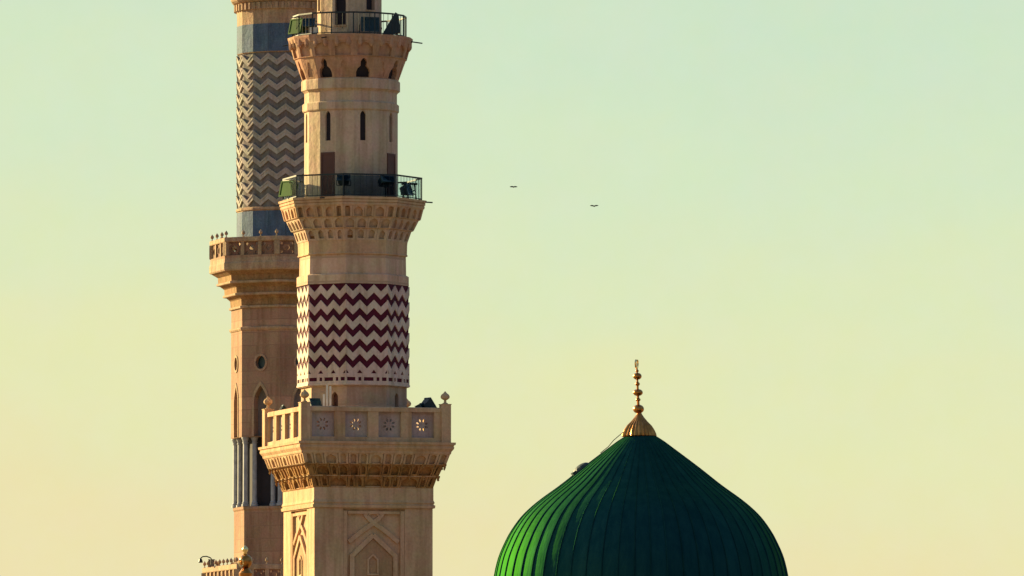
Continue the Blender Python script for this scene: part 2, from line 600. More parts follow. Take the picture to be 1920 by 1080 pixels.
def strap(mb, pts, w, d0, d1, Fx):
    """raised flat band following a polyline, w in px, from depth d0 (deep) to d1 (proud)"""
    P = [Vector((px_u(x), pz(y))) for x, y in pts]
    for i, (a, b) in enumerate(zip(P, P[1:])):
        t = (b - a).normalized(); nrm = Vector((-t.y, t.x)) * (w * s / 2)
        a2 = a - t * (w * s * 0.22 if i else 0); b2 = b + t * (w * s * 0.22 if i < len(P) - 2 else 0)
        q = [a2 - nrm, b2 - nrm, b2 + nrm, a2 + nrm]
        dd = d1 - 0.0015 * (i % 2)
        for k in range(4):
            m, o = q[k], q[(k + 1) % 4]
            mb.poly([Fx(m.x, m.y, dd), Fx(o.x, o.y, dd), Fx(o.x, o.y, d0), Fx(m.x, m.y, d0)])
        mb.poly([Fx(p.x, p.y, dd) for p in q])


Fs = facetF(hwid * s)
REC = 6.0 * s


def curve_pts(pts, n=4):
    out = []
    P = [pts[0]] + pts + [pts[-1]]
    for i in range(1, len(P) - 2):
        for k in range(n):
            t = k / n
            p = []
            for c in (0, 1):
                a, b, d, e = P[i - 1][c], P[i][c], P[i + 1][c], P[i + 2][c]
                p.append(0.5 * ((2 * b) + (-a + d) * t + (2 * a - 5 * b + 4 * d - e) * t * t + (-a + 3 * b - 3 * d + e) * t ** 3))
            out.append(tuple(p))
    out.append(pts[-1])
    return out


def carve(name, specs):
    mb = MB()
    for pts, w, d in specs:
        strap(mb, pts, w, REC, d * s, Fs)
    me = mb.mesh(name, M['stone'])
    for i in range(4):
        link(name, me, front, (0, 0, 0), A0 + 90 * i)


mir = lambda pts: [(2 * 704 - x, y) for x, y in pts]
carve('border_moulding', [([(651, 1176), (651, 958)], 7.5, 0.6), ([(757, 1176), (757, 958)], 7.5, 0.7), ([(656, 961), (752, 961)], 5, 0.8)])
carve('arch_strap', [([(664, 1170), (664, 1042), (703, 1003)], 8.5, 0.9), ([(703, 1003), (744, 1042), (744, 1170)], 8.5, 1.15)])
S1 = curve_pts([(658, 1016), (682, 996), (703, 981), (716, 969), (721, 960)])
carve('knot_strap', [(S1, 8, 1.5), (mir(S1), 8, 1.9)])
carve('ring_strap', [([(704 + 11 * sin(a * pi / 6), 971 - 9 * cos(a * pi / 6)) for a in range(13)], 3.2, 2.4)])
carve('little_arch', [([(694, 1075), (694, 1049), (703, 1040)], 3, 2.3), ([(703, 1040), (712, 1049), (712, 1075)], 3, 2.35), ([(692, 1077), (714, 1077)], 3, 2.0)])
# deep pointed recess board inside the arch strap
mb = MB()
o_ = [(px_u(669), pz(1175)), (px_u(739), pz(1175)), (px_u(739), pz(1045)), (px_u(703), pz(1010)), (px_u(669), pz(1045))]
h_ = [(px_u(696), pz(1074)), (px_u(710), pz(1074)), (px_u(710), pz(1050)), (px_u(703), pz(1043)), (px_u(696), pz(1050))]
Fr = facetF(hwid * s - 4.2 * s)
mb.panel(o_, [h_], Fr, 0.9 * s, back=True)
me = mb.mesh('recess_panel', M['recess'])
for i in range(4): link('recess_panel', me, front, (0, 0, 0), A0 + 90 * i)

# ---- bands under the corbels
nr = 78
R = lambda h: h * SQ
band(front, 'string_course', M['stone'], 4, A0, [(pz(953), R(113.0)), (pz(952), R(117.5)), (pz(947), R(118.2)), (pz(945.5), R(115.6)), (pz(944), R(115.8)),
                                                (pz(942), R(117.2)), (pz(940), R(116.4)), (pz(937), R(115.2)), (pz(912), R(115.2))], 0, s)

# ---- muqarnas of the lower balcony
oy = lambda y: T.off(lean(y))
Zr = lambda y: T.Z(y, nr)
core = [(Zr(925), R(108)), (Zr(905), R(112)), (Zr(893), R(116)), (Zr(872), R(126)), (Zr(852), R(134)), (Zr(836), R(144))]
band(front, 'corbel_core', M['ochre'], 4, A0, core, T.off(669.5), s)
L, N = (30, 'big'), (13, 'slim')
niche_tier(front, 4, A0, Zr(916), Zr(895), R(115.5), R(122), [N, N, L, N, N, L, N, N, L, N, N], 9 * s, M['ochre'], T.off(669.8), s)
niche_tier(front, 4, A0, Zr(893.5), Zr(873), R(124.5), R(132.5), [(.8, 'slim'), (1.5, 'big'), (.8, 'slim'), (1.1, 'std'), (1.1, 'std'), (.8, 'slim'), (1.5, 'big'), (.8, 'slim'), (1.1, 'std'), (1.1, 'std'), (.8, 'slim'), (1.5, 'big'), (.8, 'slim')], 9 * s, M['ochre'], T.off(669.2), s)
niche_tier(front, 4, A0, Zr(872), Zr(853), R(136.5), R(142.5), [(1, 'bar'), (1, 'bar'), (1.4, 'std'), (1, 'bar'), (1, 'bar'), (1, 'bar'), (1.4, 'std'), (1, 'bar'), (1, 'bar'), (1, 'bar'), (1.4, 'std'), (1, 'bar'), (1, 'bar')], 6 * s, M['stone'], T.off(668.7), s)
band(front, 'corbel_ledge', M['stone'], 4, A0, [(Zr(895), R(117)), (Zr(895), R(124)), (Zr(893.6), R(124.5)), (Zr(893.6), R(118))], T.off(669.5), s)
band(front, 'corbel_ledge', M['stone'], 4, A0, [(Zr(873), R(118)), (Zr(873), R(135)), (Zr(872.1), R(136)), (Zr(872.1), R(118))], T.off(669.2), s)
band(front, 'cornice', M['stone'], 4, A0, [(Zr(853), R(120)), (Zr(853), R(143.5)), (Zr(850), R(144.5)), (Zr(848.5), R(144.5)), (Zr(843), R(148.5)), (Zr(840), R(149)),
                                         (Zr(839), R(148.2)), (Zr(836.5), R(148.6)), (Zr(835.5), R(151)), (Zr(831), R(151.5)), (Zr(831), R(100))], T.off(668.3), s, cap=False)

# hanging stalactite drops between the niches
pd = MB(); pd.lathe([(-8 * s, .6 * s), (-6 * s, 2.0 * s), (-3.5 * s, 1.4 * s), (-1 * s, 2.8 * s), (3 * s, 3.4 * s), (3.2 * s, 1 * s)], 6)
pme = pd.mesh('pendant', M['ochre'])
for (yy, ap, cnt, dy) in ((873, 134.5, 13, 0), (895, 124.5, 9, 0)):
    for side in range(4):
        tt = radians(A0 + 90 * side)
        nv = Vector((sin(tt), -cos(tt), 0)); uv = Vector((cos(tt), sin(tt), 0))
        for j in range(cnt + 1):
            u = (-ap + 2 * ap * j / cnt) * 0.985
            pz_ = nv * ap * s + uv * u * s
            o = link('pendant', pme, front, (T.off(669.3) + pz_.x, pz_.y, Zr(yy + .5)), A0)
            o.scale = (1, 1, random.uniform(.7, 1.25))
# ---- lower parapet
cxP = T.off(667.7)
H = 140.0
Fp = facetF(H * s)
near = 137.0
par = band(front, 'parapet', M['stone'], 4, A0, [(T.Z(831, near), R(H)), (T.Z(819.5, near), R(H)), (T.Z(819.5, near), R(H - 13)), (T.Z(831, near), R(H - 13))], cxP, s)
tr = MB(); tr.ring(4, A0, [(z, r * s) for z, r in [(T.Z(771.5, near), R(H + .6)), (T.Z(764, near), R(H + .6)), (T.Z(762.5, near), R(H - 1)), (T.Z(762.5, near), R(H - 13)), (T.Z(771.5, near), R(H - 13))]], closed=True)
tr.build('top_rail', M['stone'], par)
pu = lambda x: (x - 705.0) / 0.9613 * s
cent = [(587, 629), (656, 695.5), (714, 756), (777.5, 821)]
cent = [(589.5 + i * 61.5 - 2, 589.5 + i * 61.5 + 40) for i in range(4)]
z0p, z1p = T.Z(819.3, near), T.Z(771.7, near)


def rosette_screen(u0, u1):
    mb = MB()
    uc, vc = (u0 + u1) / 2, (z0p + z1p) / 2
    holes = []
    for k in range(8):
        a = pi / 8 + k * pi / 4
        c, sn = cos(a), sin(a)
        loop = []
        for t, w in ((5.4, 0), (7.0, 1.5), (9.0, 2.1), (11.2, 1.3), (12.0, 0), (11.2, -1.3), (9.0, -2.1), (7.0, -1.5)):
            loop.append((uc + (t * c - w * sn) * s, vc + (t * sn + w * c) * s * 1.0))
        holes.append(loop)
    mb.panel(rect(u0, u1, z0p, z1p), holes, facetF((H - 7.5) * s), 4.0 * s, solid=4.0 * s)
    return mb.mesh('pierced_screen', M['screen'])


for (x0, x1) in cent:
    me = rosette_screen(pu(x0) - 1.5 * s, pu(x1) + 1.5 * s)
    for i in range(4): link('pierced_screen', me, par, (0, 0, 0), A0 + 90 * i)
    # raised frame round each screen
    mb = MB()
    mb.panel(rect(pu(x0), pu(x1), z0p, z1p), [rect(pu(x0) + 1.6 * s, pu(x1) - 1.6 * s, z0p + 1.8 * s, z1p - 1.8 * s)], facetF((H - 6.0) * s), 1.6 * s)
    me = mb.mesh('screen_frame', M['screen'])
    for i in range(4): link('screen_frame', me, par, (0, 0, 0), A0 + 90 * i)
edges = [pu(571) - 0 * s] + [v for c in cent for v in (pu(c[0]), pu(c[1]))] + [pu(839)]
for i in range(0, len(edges), 2):
    a, b = edges[i], edges[i + 1]
    mb = MB(); mb.box(a, b, -(H - 0.4) * s, -(H - 12.2) * s, z0p - 0.002, z1p + 0.002)
    me = mb.mesh('pillar', M['stone'])
    for k in range(4): link('pillar', me, par, (0, 0, 0), A0 + 90 * k)
for k in range(4):
    t = radians(A0 + 45 + 90 * k); rr = (H - 4.5) * SQ * s
    pm = MB(); hh = 9.0 * s
    zt = T.Z(757, near)
    pm.box(-hh, hh, -hh, hh, T.Z(831, near), zt)
    pm.box(-hh * 1.1, hh * 1.1, -hh * 1.1, hh * 1.1, zt, zt + 1.5 * s)
    pm.build('corner_post', M['stone'], par, loc=(rr * sin(t), -rr * cos(t), 0), rz=A0)
    fm = MB(); fm.lathe(ball_finial_profile(8.6 * s, 24 * s), 8)
    fm.build('post_finial', M['stone'], par, loc=(rr * sin(t), -rr * cos(t), zt + 1.5 * s), rz=A0)

# ---- octagonal drum inside the parapet
zd0, zd1 = T.Z(838, 0), T.Z(722, 97)
an = 100 * cos(pi / 8) * s
for i in range(8):
    mb = MB(); bk = MB()
    holes = []
    if i in (7, 3, 1, 5):
        holes = [arch(12 * s if i == 7 else 0, 7 * s, zd0 + 0.02, T.Z(744, 97), T.Z(734, 97), 5)]
    mb.panel([(-an * tan(pi / 8), zd0), (an * tan(pi / 8), zd0), (an * tan(pi / 8), zd1), (-an * tan(pi / 8), zd1)], holes, facetF(an), 8 * s, back=True, back_mb=bk, rim=False)
    mb.build('drum_wall', M['stone_plain'], front, loc=(T.off(663.5), 0, 0), rz=A0 + 45 * i)
    if holes: bk.build('doorway', M['door'], front, loc=(T.off(663.5), 0, 0), rz=A0 + 45 * i)

# ---- zigzag stage
NZ = 100.0
cxz = T.off(662.3)
Zz = lambda y: T.Z(y, NZ)
ztop = Zz(531)
band(front, 'zigzag_ground', M['maroon'], 8, A0, [(Zz(722), 104.3), (ztop, 104.3)], cxz, s)
AMP, TH, PER = 13.5, 15.0, 28.9


def zig(u, y0):
    """row (px) of the band's upper edge at facet fraction u 0..1, three periods a facet"""
    t = (u * 3) % 1.0
    tri = 1 - abs(2 * t - 1)
    return y0 + AMP * tri


def zig_band(y0, last=False, first=False):
    mb = MB(); a = 106.3 * cos(pi / 8) * s; hw = a * tan(pi / 8); F8 = facetF(a)
    us = [i / 6 for i in range(7)]
    if not last:
        top = [(-hw + 2 * hw * u, Zz(zig(u, y0))) for u in us]
        bot = [(-hw + 2 * hw * u, Zz(zig(u, y0) + TH)) for u in us]
        mb.panel(bot + top[::-1], [], F8, 2.6 * s)
    else:
        top = [(-hw + 2 * hw * u, Zz(zig(u, y0))) for u in us]
        yb = 717.5
        holes = []
        for p in (1 / 3, 2 / 3):
            uc = -hw + 2 * hw * p
            holes.append([(uc - 5.5 * s, Zz(699.5)), (uc + 5.5 * s, Zz(699.5)), (uc, Zz(692.5))])
        for sgn in (-1, 1):
            uc = sgn * (hw - 1.2 * s)
            holes.append([(uc - sgn * 5.0 * s, Zz(699.5)), (uc, Zz(699.5)), (uc, Zz(692.5))][::sgn])
        x = -hw + 1.5 * s
        seq = [5, 3.5, 15.5, 4.5, 5, 5, 15.5, 4.5, 5, 5]
        pos = -hw + 2.5 * s
        pat = [(0.03, 0.23), (0.30, 0.37), (0.43, 0.66), (0.73, 0.80), (0.86, 0.97)]
        for q0, q1 in pat:
            holes.append(rect(-hw + 2 * hw * q0, -hw + 2 * hw * q1, Zz(713.6), Zz(706.8)))
        mb.panel([(-hw, Zz(yb)), (hw, Zz(yb))] + top[::-1], holes, F8, 2.0 * s)
    return mb


for k in range(6):
    mbz = zig_band(532.5 + PER * k, last=(k == 5))
    me = mbz.mesh('zigzag_band', M['white_tile'])
    for i in range(8): link('zigzag_band', me, front, (cxz, 0, 0), A0 + 45 * i)
band(front, 'zigzag_sill', M['white_tile'], 8, A0, [(Zz(723), 98), (Zz(722.5), 104.5), (Zz(721), 107.3), (Zz(717.6), 107.3), (Zz(717.6), 103)], cxz, s)

# ---- bands above the zigzag
Zb = lambda y: T.Z(y, 92)
band(front, 'neck', M['stone_plain'], 8, A0, [(ztop, 103), (ztop, 106.5), (Zb(528), 106.2), (Zb(514.5), 106.2), (Zb(512.8), 103.4), (Zb(511.8), 101.2),
                                            (Zb(476), 100.6)], T.off(661), s)
band(front, 'neck_band', M['stone'], 8, A0, [(Zb(477.5), 100), (Zb(475.8), 104), (Zb(474), 104.3), (Zb(472.5), 103), (Zb(456), 103.4), (Zb(449), 104.2)], T.off(660.6), s)

# ---- muqarnas of the middle balcony
z8 = lambda y: T.Z(y, 20)
cm = T.off(660.2)
band(front, 'corbel_core', M['ochre'], 8, A0, [(z8(457), 98), (z8(435), 104), (z8(413), 116), (z8(392), 128), (z8(376), 130)], cm, s)
niche_tier(front, 8, A0, z8(455), z8(434), 104.5, 112, [(1, 'slim')] * 4, 5 * s, M['stone_upper'], cm, s)
niche_tier(front, 8, A0, z8(433), z8(413.5), 116, 126, [(1, 'std')] * 4, 6 * s, M['stone_upper'], cm, s)
niche_tier(front, 8, A0, z8(412.5), z8(392), 129.5, 135, [(1, 'bar'), (1.3, 'std'), (1, 'bar'), (1.3, 'std'), (1, 'bar')], 6 * s, M['stone'], cm, s)
band(front, 'corbel_ledge', M['stone'], 8, A0, [(z8(434), 104), (z8(434), 114), (z8(433), 115.5), (z8(433), 106)], cm, s)
band(front, 'corbel_ledge', M['stone'], 8, A0, [(z8(413.5), 110), (z8(413.5), 127.5), (z8(412.6), 129), (z8(412.6), 112)], cm, s)
band(front, 'cornice', M['stone'], 8, A0, [(z8(392), 112), (z8(392), 136), (z8(390), 136.8), (z8(387), 136.8), (z8(386.2), 135.6), (z8(385.6), 138), (z8(381.5), 138.4), (z8(380.8), 137),
                                         (z8(380.2), 140), (z8(376), 140.6), (z8(376), 60)], cm, s)


def rod(parent, name, az, r0, r1, z, drop, rad, off):
    t = radians(az)
    mb = MB()
    mb.tube([(r0 * sin(t), -r0 * cos(t), z), (r1 * sin(t), -r1 * cos(t), z - drop)], rad, 8)
    mb.ring(8, 0, [(0, 0.001)], False)
    mb.v = mb.v[:-8]
    return mb.build(name, M['iron'], parent, loc=(off, 0, 0))


for az in (-22, 68 + 15, 158, 248):
    rod(front, 'drain_spout', az, 134 * s, 152 * s, z8(378.5), 0.03, 1.3 * s, cm)


def railing(parent, n, az0, zb_, h, rpx, off, bars, glass=True, barw=0.55):
    """metal railing on an n-gon: top rail, mid rail, foot rail, bars, posts and optional tinted panes"""
    r = rpx * s
    V = [Vector((r * sin(radians(az0 + (k + .5) * 360 / n)), -r * cos(radians(az0 + (k + .5) * 360 / n)), 0)) for k in range(n)]
    mb = MB(); mb.ring(n, az0, [(zb_ + h - 1.4 * s, r - 1.4 * s), (zb_ + h - 1.4 * s, r + 1.4 * s), (zb_ + h + 1.4 * s, r + 1.4 * s), (zb_ + h + 1.4 * s, r - 1.4 * s)], closed=True)
    rail = mb.build('railing', M['iron'], parent, loc=(off, 0, 0))
    mb = MB(); mb.ring(n, az0, [(zb_ + .06, r - .8 * s), (zb_ + .06, r + .8 * s), (zb_ + .10, r + .8 * s), (zb_ + .10, r - .8 * s)], closed=True)
    mb.build('foot_rail', M['iron'], rail)
    for k in range(n):
        a, b = V[k], V[(k + 1) % n]
        pm = MB(); pm.tube([(0, 0, 0), (0, 0, h)], 1.3 * s, 6)
        pm.build('post', M['iron'], rail, loc=(a.x, a.y, zb_))
        bm_ = MB()
        for j in range(1, bars):
            p = a.lerp(b, j / bars)
            bm_.tube([p + Vector((0, 0, zb_ + 0.08)), p + Vector((0, 0, zb_ + h))], barw * s, 4)
        bm_.build('baluster_bars', M['iron'], rail)
        if glass:
            t = radians(az0 + (k + 1) * 360 / n)
            nv = Vector((sin(t), -cos(t), 0)) * (1.6 * s)
            gm_ = MB()
            a2, b2 = a.lerp(b, 0.02) - nv, a.lerp(b, 0.98) - nv
            o2 = nv * 0.25
            F_ = lambda x, y, z: (a2 + (b2 - a2) * x + o2 * y) + Vector((0, 0, zb_ + z))
            gm_.box(0, 1, 0, 1, 0.10, h - 0.05, F_)
            gm_.build('glass_pane', M['glass_dark'] if abs(az0 + (k + 1) * 360 / n - 376) < 1 or abs(az0 + (k + 1) * 360 / n - 16) < 1 else M['glass'], rail)
    return rail


zdeck2 = z8(376)
railing(front, 8, A0, zdeck2, 42 * s, 131, cm, 9, glass=True, barw=0.4)

# ---- upper sixteen sided shaft
NU = 82.0
Zu = lambda y: T.Z(y, NU)
cu = T.off(657.6)
RU = 88.0
au = RU * cos(pi / 16) * s; hu = au * tan(pi / 16)
zu0, zu1 = zdeck2 - 0.1, Zu(204)
for i in range(16):
    mb = MB(); bk = MB(); dr = MB()
    holes = []
    if i % 2 == 0:
        holes.append(arch(0, 5.4 * s, Zu(263), Zu(216), Zu(207), 4))
    mb.panel([(-hu, zu0), (hu, zu0), (hu, zu1), (-hu, zu1)], holes, facetF(au), 5 * s, back=True, back_mb=bk, rim=False)
    mb.build('shaft_wall', M['stone_upper'], front, loc=(cu, 0, 0), rz=A0 + 22.5 * i)
    if holes:
        bk.build('window', M['dark'], front, loc=(cu, 0, 0), rz=A0 + 22.5 * i)
for az in (-29, 61, 151, 241):
    dm = MB()
    dm.box(-13 * s, 13 * s, -(au + 1.2 * s), -(au - 4 * s), zdeck2, Zu(287))
    d = dm.build('door', M['door'], front, loc=(cu, 0, 0), rz=az)
    fr = MB()
    fr.panel(rect(-14.6 * s, 14.6 * s, zdeck2, Zu(285)), [rect(-11.6 * s, 11.6 * s, zdeck2 + .02, Zu(289.5))], facetF(au + 1.9 * s), 2 * s)
    fr.build('door_frame', M['door'], d)
band(front, 'ring_moulding', M['stone_upper'], 16, A0, [(Zu(206), 87.5), (Zu(205), 90), (Zu(203), 91), (Zu(191), 91), (Zu(189.5), 89), (Zu(188), 87.2), (Zu(170), 87.2), (Zu(167), 90),
                                                 (Zu(165), 93), (Zu(148), 93), (Zu(146), 92), (Zu(145), 86)], T.off(656.9), s)

# ---- top corbel
ct = T.off(656)
Zt = lambda y: T.Z(y, 90)
ZT = lambda y: T.Z(y, 12)


def bell(uc, hw, v0, v1):
    h = v1 - v0
    return [(uc - hw, v0), (uc + hw, v0), (uc + hw, v0 + .26 * h), (uc + hw * .82, v0 + .44 * h), (uc + hw * .42, v0 + .58 * h), (uc + hw * .44, v0 + .80 * h), (uc + hw * .25, v0 + .93 * h),
            (uc, v1), (uc - hw * .25, v0 + .93 * h), (uc - hw * .44, v0 + .80 * h), (uc - hw * .42, v0 + .58 * h), (uc - hw * .82, v0 + .44 * h), (uc - hw, v0 + .26 * h)]


kk = cos(pi / 16)
for i in range(16):
    F16 = slopeF(Zt(145), Zt(106), 90.5 * s * kk, 104.5 * s * kk, 16)
    mb = MB(); bk = MB()
    if i % 2 == 0:
        mb.panel(rect(-1, 1, 0, 1), [bell(0, .72, 0.03, 0.93)], F16, 9 * s, back=True, back_mb=bk)
    else:
        mb.panel(rect(-1, 1, 0, 1), [bell(0, .55, 0.10, 0.80)], F16, 1.6 * s, back=True)
    mb.build('corbel_facet', M['stone_pink'], front, loc=(ct, 0, 0), rz=A0 + 22.5 * i)
    if i % 2 == 0: bk.build('window', M['dark'], front, loc=(ct, 0, 0), rz=A0 + 22.5 * i)
band(front, 'corbel_core', M['stone_pink'], 16, A0, [(ZT(146), 76), (ZT(110), 88), (ZT(100), 103), (ZT(80), 110)], ct, s)
niche_tier(front, 16, A0, ZT(112), ZT(84), 106.5, 114, [(1, 'std')], 4.5 * s, M['stone_pink'], ct, s)
band(front, 'corbel_ledge', M['stone_pink'], 16, A0, [(ZT(113.5), 92), (ZT(113.5), 104), (ZT(112), 107), (ZT(112), 98)], ct, s)
band(front, 'cornice', M['stone_pink'], 16, A0, [(ZT(84), 100), (ZT(84), 115.2), (ZT(79), 116.4), (ZT(76), 117.6), (ZT(72), 118.2), (ZT(72), 40)], ct, s)
# rounded lobes on the cornice (stone rolls seen on the lit side)
for i in range(32):
    az = A0 + 11.25 * (i + 0.5)
    lm = MB()
    lm.lathe([(0, 1.0 * s), (3 * s, 3.6 * s), (6 * s, 4.6 * s), (16 * s, 4.6 * s), (20 * s, 4.0 * s), (23 * s, 3.9 * s)], 8)
    t = radians(az); rr = 111.6 * s
    lm.build('cornice_lobe', M['stone_pink'], front, loc=(ct + rr * sin(t), -rr * cos(t), ZT(95)))
for az in (-22, 86, 176, 250):
    rod(front, 'drain_spout', az, 112 * s, 136 * s, ZT(77.5), 0.09, 1.2 * s, ct)
zdeck3 = ZT(72)
railing(front, 16, A0, zdeck3, 41 * s, 106, T.off(655), 4, glass=False, barw=0.45)

# ---- top shaft
ctp = T.off(654.3)
RT = 60.5
at_ = RT * cos(pi / 12) * s; ht = at_ * tan(pi / 12)
ztp = T.Z(-150, 60)
for i in range(12):
    mb = MB(); bk = MB(); holes = []
    if i % 2 == 0:
        lo = T.Z(46, 60) if i % 4 == 0 else T.Z(17, 60)
        holes = [arch(0, 10.8 * s, lo, T.Z(-30, 60), T.Z(-44, 60), 5)]
    mb.panel([(-ht, zdeck3 - .1), (ht, zdeck3 - .1), (ht, ztp), (-ht, ztp)], holes, facetF(at_), 9 * s, back=True, back_mb=bk, rim=False)
    mb.build('lantern_wall', M['stone_upper'], front, loc=(ctp, 0, 0), rz=-16 + 30 * i)
    if holes:
        bk.build('window', M['dark'], front, loc=(ctp, 0, 0), rz=-16 + 30 * i)
        sm = MB(); sm.box(-12.5 * s, 12.5 * s, -(at_ + 1.6 * s), -(at_ - 3 * s), lo - 3 * s, lo)
        sm.build('window_sill', M['stone'], front, loc=(ctp, 0, 0), rz=-16 + 30 * i)
capm = MB()
capm.lathe([(ztp, 60 * s), (ztp + 4 * s, 72 * s), (ztp + 12 * s, 74 * s), (ztp + 13 * s, 58 * s), (ztp + 40 * s, 56 * s), (ztp + 80 * s, 62 * s), (ztp + 120 * s, 58 * s),
            (ztp + 170 * s, 38 * s), (ztp + 210 * s, 14 * s), (ztp + 225 * s, 4 * s)], 24, (T.off(653), 0, 0))
capm.build('cap', M['stone'], front)
fm = MB(); fm.lathe([(0, 4 * s), (10 * s, 2 * s), (16 * s, 8 * s), (24 * s, 8 * s), (32 * s, 2 * s), (40 * s, 5 * s), (46 * s, 5 * s), (54 * s, 1.5 * s), (80 * s, .5 * s)], 12)
fm.build('finial', M['gold'], front, loc=(T.off(653), 0, ztp + 224 * s))

# =================================================================== things on the balconies of the front minaret


def flood(name, label, pos, az, w, h, d, mat, tiltdeg=20, group='floodlights on the minaret balconies', rim=None):
    """floodlight: tapered housing, bezel, lens, U bracket and foot; az = azimuth it looks along"""
    root = thing(name, label, 'floodlight', pos, group)
    t = radians(az)
    fw = Vector((sin(t), -cos(t), 0)); sd = Vector((cos(t), sin(t), 0)); up = Vector((0, 0, 1))
    ti = radians(tiltdeg)
    f2 = fw * cos(ti) + up * sin(ti); u2 = up * cos(ti) - fw * sin(ti)
    c = up * (h * 0.5 + 0.16)
    hb = MB()
    Fh = lambda x, y, z: c + sd * (x * (1 - 0.22 * (y < 0))) + f2 * y + u2 * (z * (1 - 0.3 * (y < 0)))
    hb.box(-w / 2, w / 2, -d / 2, d / 2, -h / 2, h / 2, Fh)
    for k in range(5):
        zz = (-0.32 + 0.16 * k) * h
        hb.box(-w * .34, w * .34, -d / 2 - 0.05, -d / 2, zz, zz + 0.02, lambda x, y, z: c + sd * x + f2 * y + u2 * z)
    body = hb.build('housing', mat, root)
    bz = MB()
    Fb = lambda u, v, dd: c + sd * u + u2 * v + f2 * (d / 2 + 0.03 - dd)
    bz.panel(rect(-w / 2 - .02, w / 2 + .02, -h / 2 - .02, h / 2 + .02), [rect(-w / 2 + .05, w / 2 - .05, -h / 2 + .05, h / 2 - .05)], Fb, 0.05)
    bz.build('bezel', mat, body)
    if rim:
        vz = MB(); vz.box(-w * .46, w * .46, -d * .45, d * .5, h / 2 + .005, h / 2 + .05, lambda x, y, z: c + sd * x + f2 * y + u2 * z)
        vz.build('visor', M['rim'], body)
    ln = MB(); ln.box(-w / 2 + .05, w / 2 - .05, d / 2 - .01, d / 2 + .005, -h / 2 + .05, h / 2 - .05, lambda x, y, z: c + sd * x + f2 * y + u2 * z)
    ln.build('lens', M['glass'] if mat is M['lamp_dark'] else mat, body)
    br = MB()
    for sg in (-1, 1):
        br.tube([c + sd * sg * (w / 2 + .03), c + sd * sg * (w / 2 + .03) - up * (h * .5 + .10)], 0.02, 6)
    br.tube([-sd * (w / 2 + .03) + up * .06, sd * (w / 2 + .03) + up * .06], 0.025, 6)
    br.tube([Vector((0, 0, 0)), up * .08], 0.06, 8)
    br.build('bracket', M['iron'], root)
    return root


def at(cx, az, rpx, z):
    t = radians(az)
    return (T.X + cx + rpx * s * sin(t), T.Y - rpx * s * cos(t), z)


# middle balcony
flood('floodlight', 'green box floodlight with pale top edge at the left end of the middle balcony', at(cm, -80, 119, zdeck2), -52, 40 * s, 29 * s, 14 * s, M['lamp_green'], 12, rim='visor')
flood('floodlight', 'dark low floodlight behind the railing beside the brown door of the middle balcony', at(cm, -7, 117, zdeck2 + 19 * s), 0, 24 * s, 11 * s, 16 * s, M['lamp_dark'], 30)
flood('floodlight', 'dark wide floodlight behind the railing near the right door of the middle balcony', at(cm, 33, 117, zdeck2 + 18 * s), 40, 30 * s, 12 * s, 16 * s, M['lamp_dark'], 30)
flood('floodlight', 'teal floodlight seen against the sky inside the right corner of the middle balcony', at(cm, 64, 112, zdeck2), 70, 26 * s, 20 * s, 14 * s, M['lamp_dark'], 15)
# stands for the two raised lamps
for az, nm in ((-7, 'left'), (33, 'right')):
    st = MB(); st.tube([(0, 0, 0), (0, 0, 20 * s)], 0.04, 8); st.lathe([(0, .16), (.03, .16), (.04, .05)], 10)
    o = st.build('lamp_stand', M['iron'], loc=at(cm, az, 117, zdeck2))
    tag(o, 'thin iron stand under the low floodlight beside the brown door' if nm == 'left' else 'thin iron stand under the wide floodlight near the right door', 'stand')


def table(label, pos, w, h):
    root = thing('equipment_table', label, 'table', pos)
    m = MB(); m.box(-w / 2, w / 2, -.3, .3, h - .06, h); m.build('table_top', M['iron'], root)
    for sx in (-1, 1):
        for sy in (-1, 1):
            m = MB(); m.tube([(sx * w * .42, sy * .24, 0), (sx * w * .3, sy * .2, h - .06)], .03, 6); m.build('leg', M['iron'], root)
    m = MB(); m.tube([(-w * .4, 0, h * .35), (w * .4, 0, h * .62)], .03, 6); m.tube([(-w * .4, 0, h * .62), (w * .4, 0, h * .35)], .03, 6); m.build('cross_brace', M['iron'], root)
    return root


table('dark metal equipment frame in the right corner of the middle balcony', at(cm, 84, 108, zdeck2), 30 * s, 33 * s)
# top balcony
flood('floodlight', 'green box floodlight with pale rim at the left of the top balcony', at(T.off(655), -78, 98, zdeck3), -52, 36 * s, 28 * s, 14 * s, M['lamp_green'], 12, rim='visor')
flood('floodlight', 'dark tilted floodlight next to the green one on the top balcony', at(T.off(655), -66, 82, zdeck3 + 8 * s), -10, 22 * s, 18 * s, 14 * s, M['lamp_dark'], 35)
flood('floodlight', 'dark teal floodlight behind the railing right of the top doorway', at(T.off(655), 26, 84, zdeck3), 20, 34 * s, 26 * s, 16 * s, M['lamp_dark'], 5)


def horn(label, pos):
    root = thing('horn_speaker', label, 'loudspeaker', pos)
    m = MB()
    F_ = lambda x, y, z: Vector((x, y, z))
    # wedge-shaped horn leaning back, in the x-z plane
    pts = [(-18, 8), (-14, 4), (15, 10), (12, 44), (6, 48), (2, 42)]
    m.panel([(x * s, z * s) for x, z in pts], [], lambda u, v, d: Vector((u, -0.28 + d, v)), 0.56, solid=0.56)
    m.build('horn', M['lamp_dark'], root)
    m = MB(); m.tube([(-10 * s, 0, 0), (-4 * s, 0, 12 * s)], .035, 6); m.tube([(12 * s, 0, 0), (6 * s, 0, 14 * s)], .035, 6)
    m.tube([(-12 * s, 0, 1 * s), (14 * s, 0, 1 * s)], .035, 6)
    m.build('bracket', M['iron'], root)
    return root


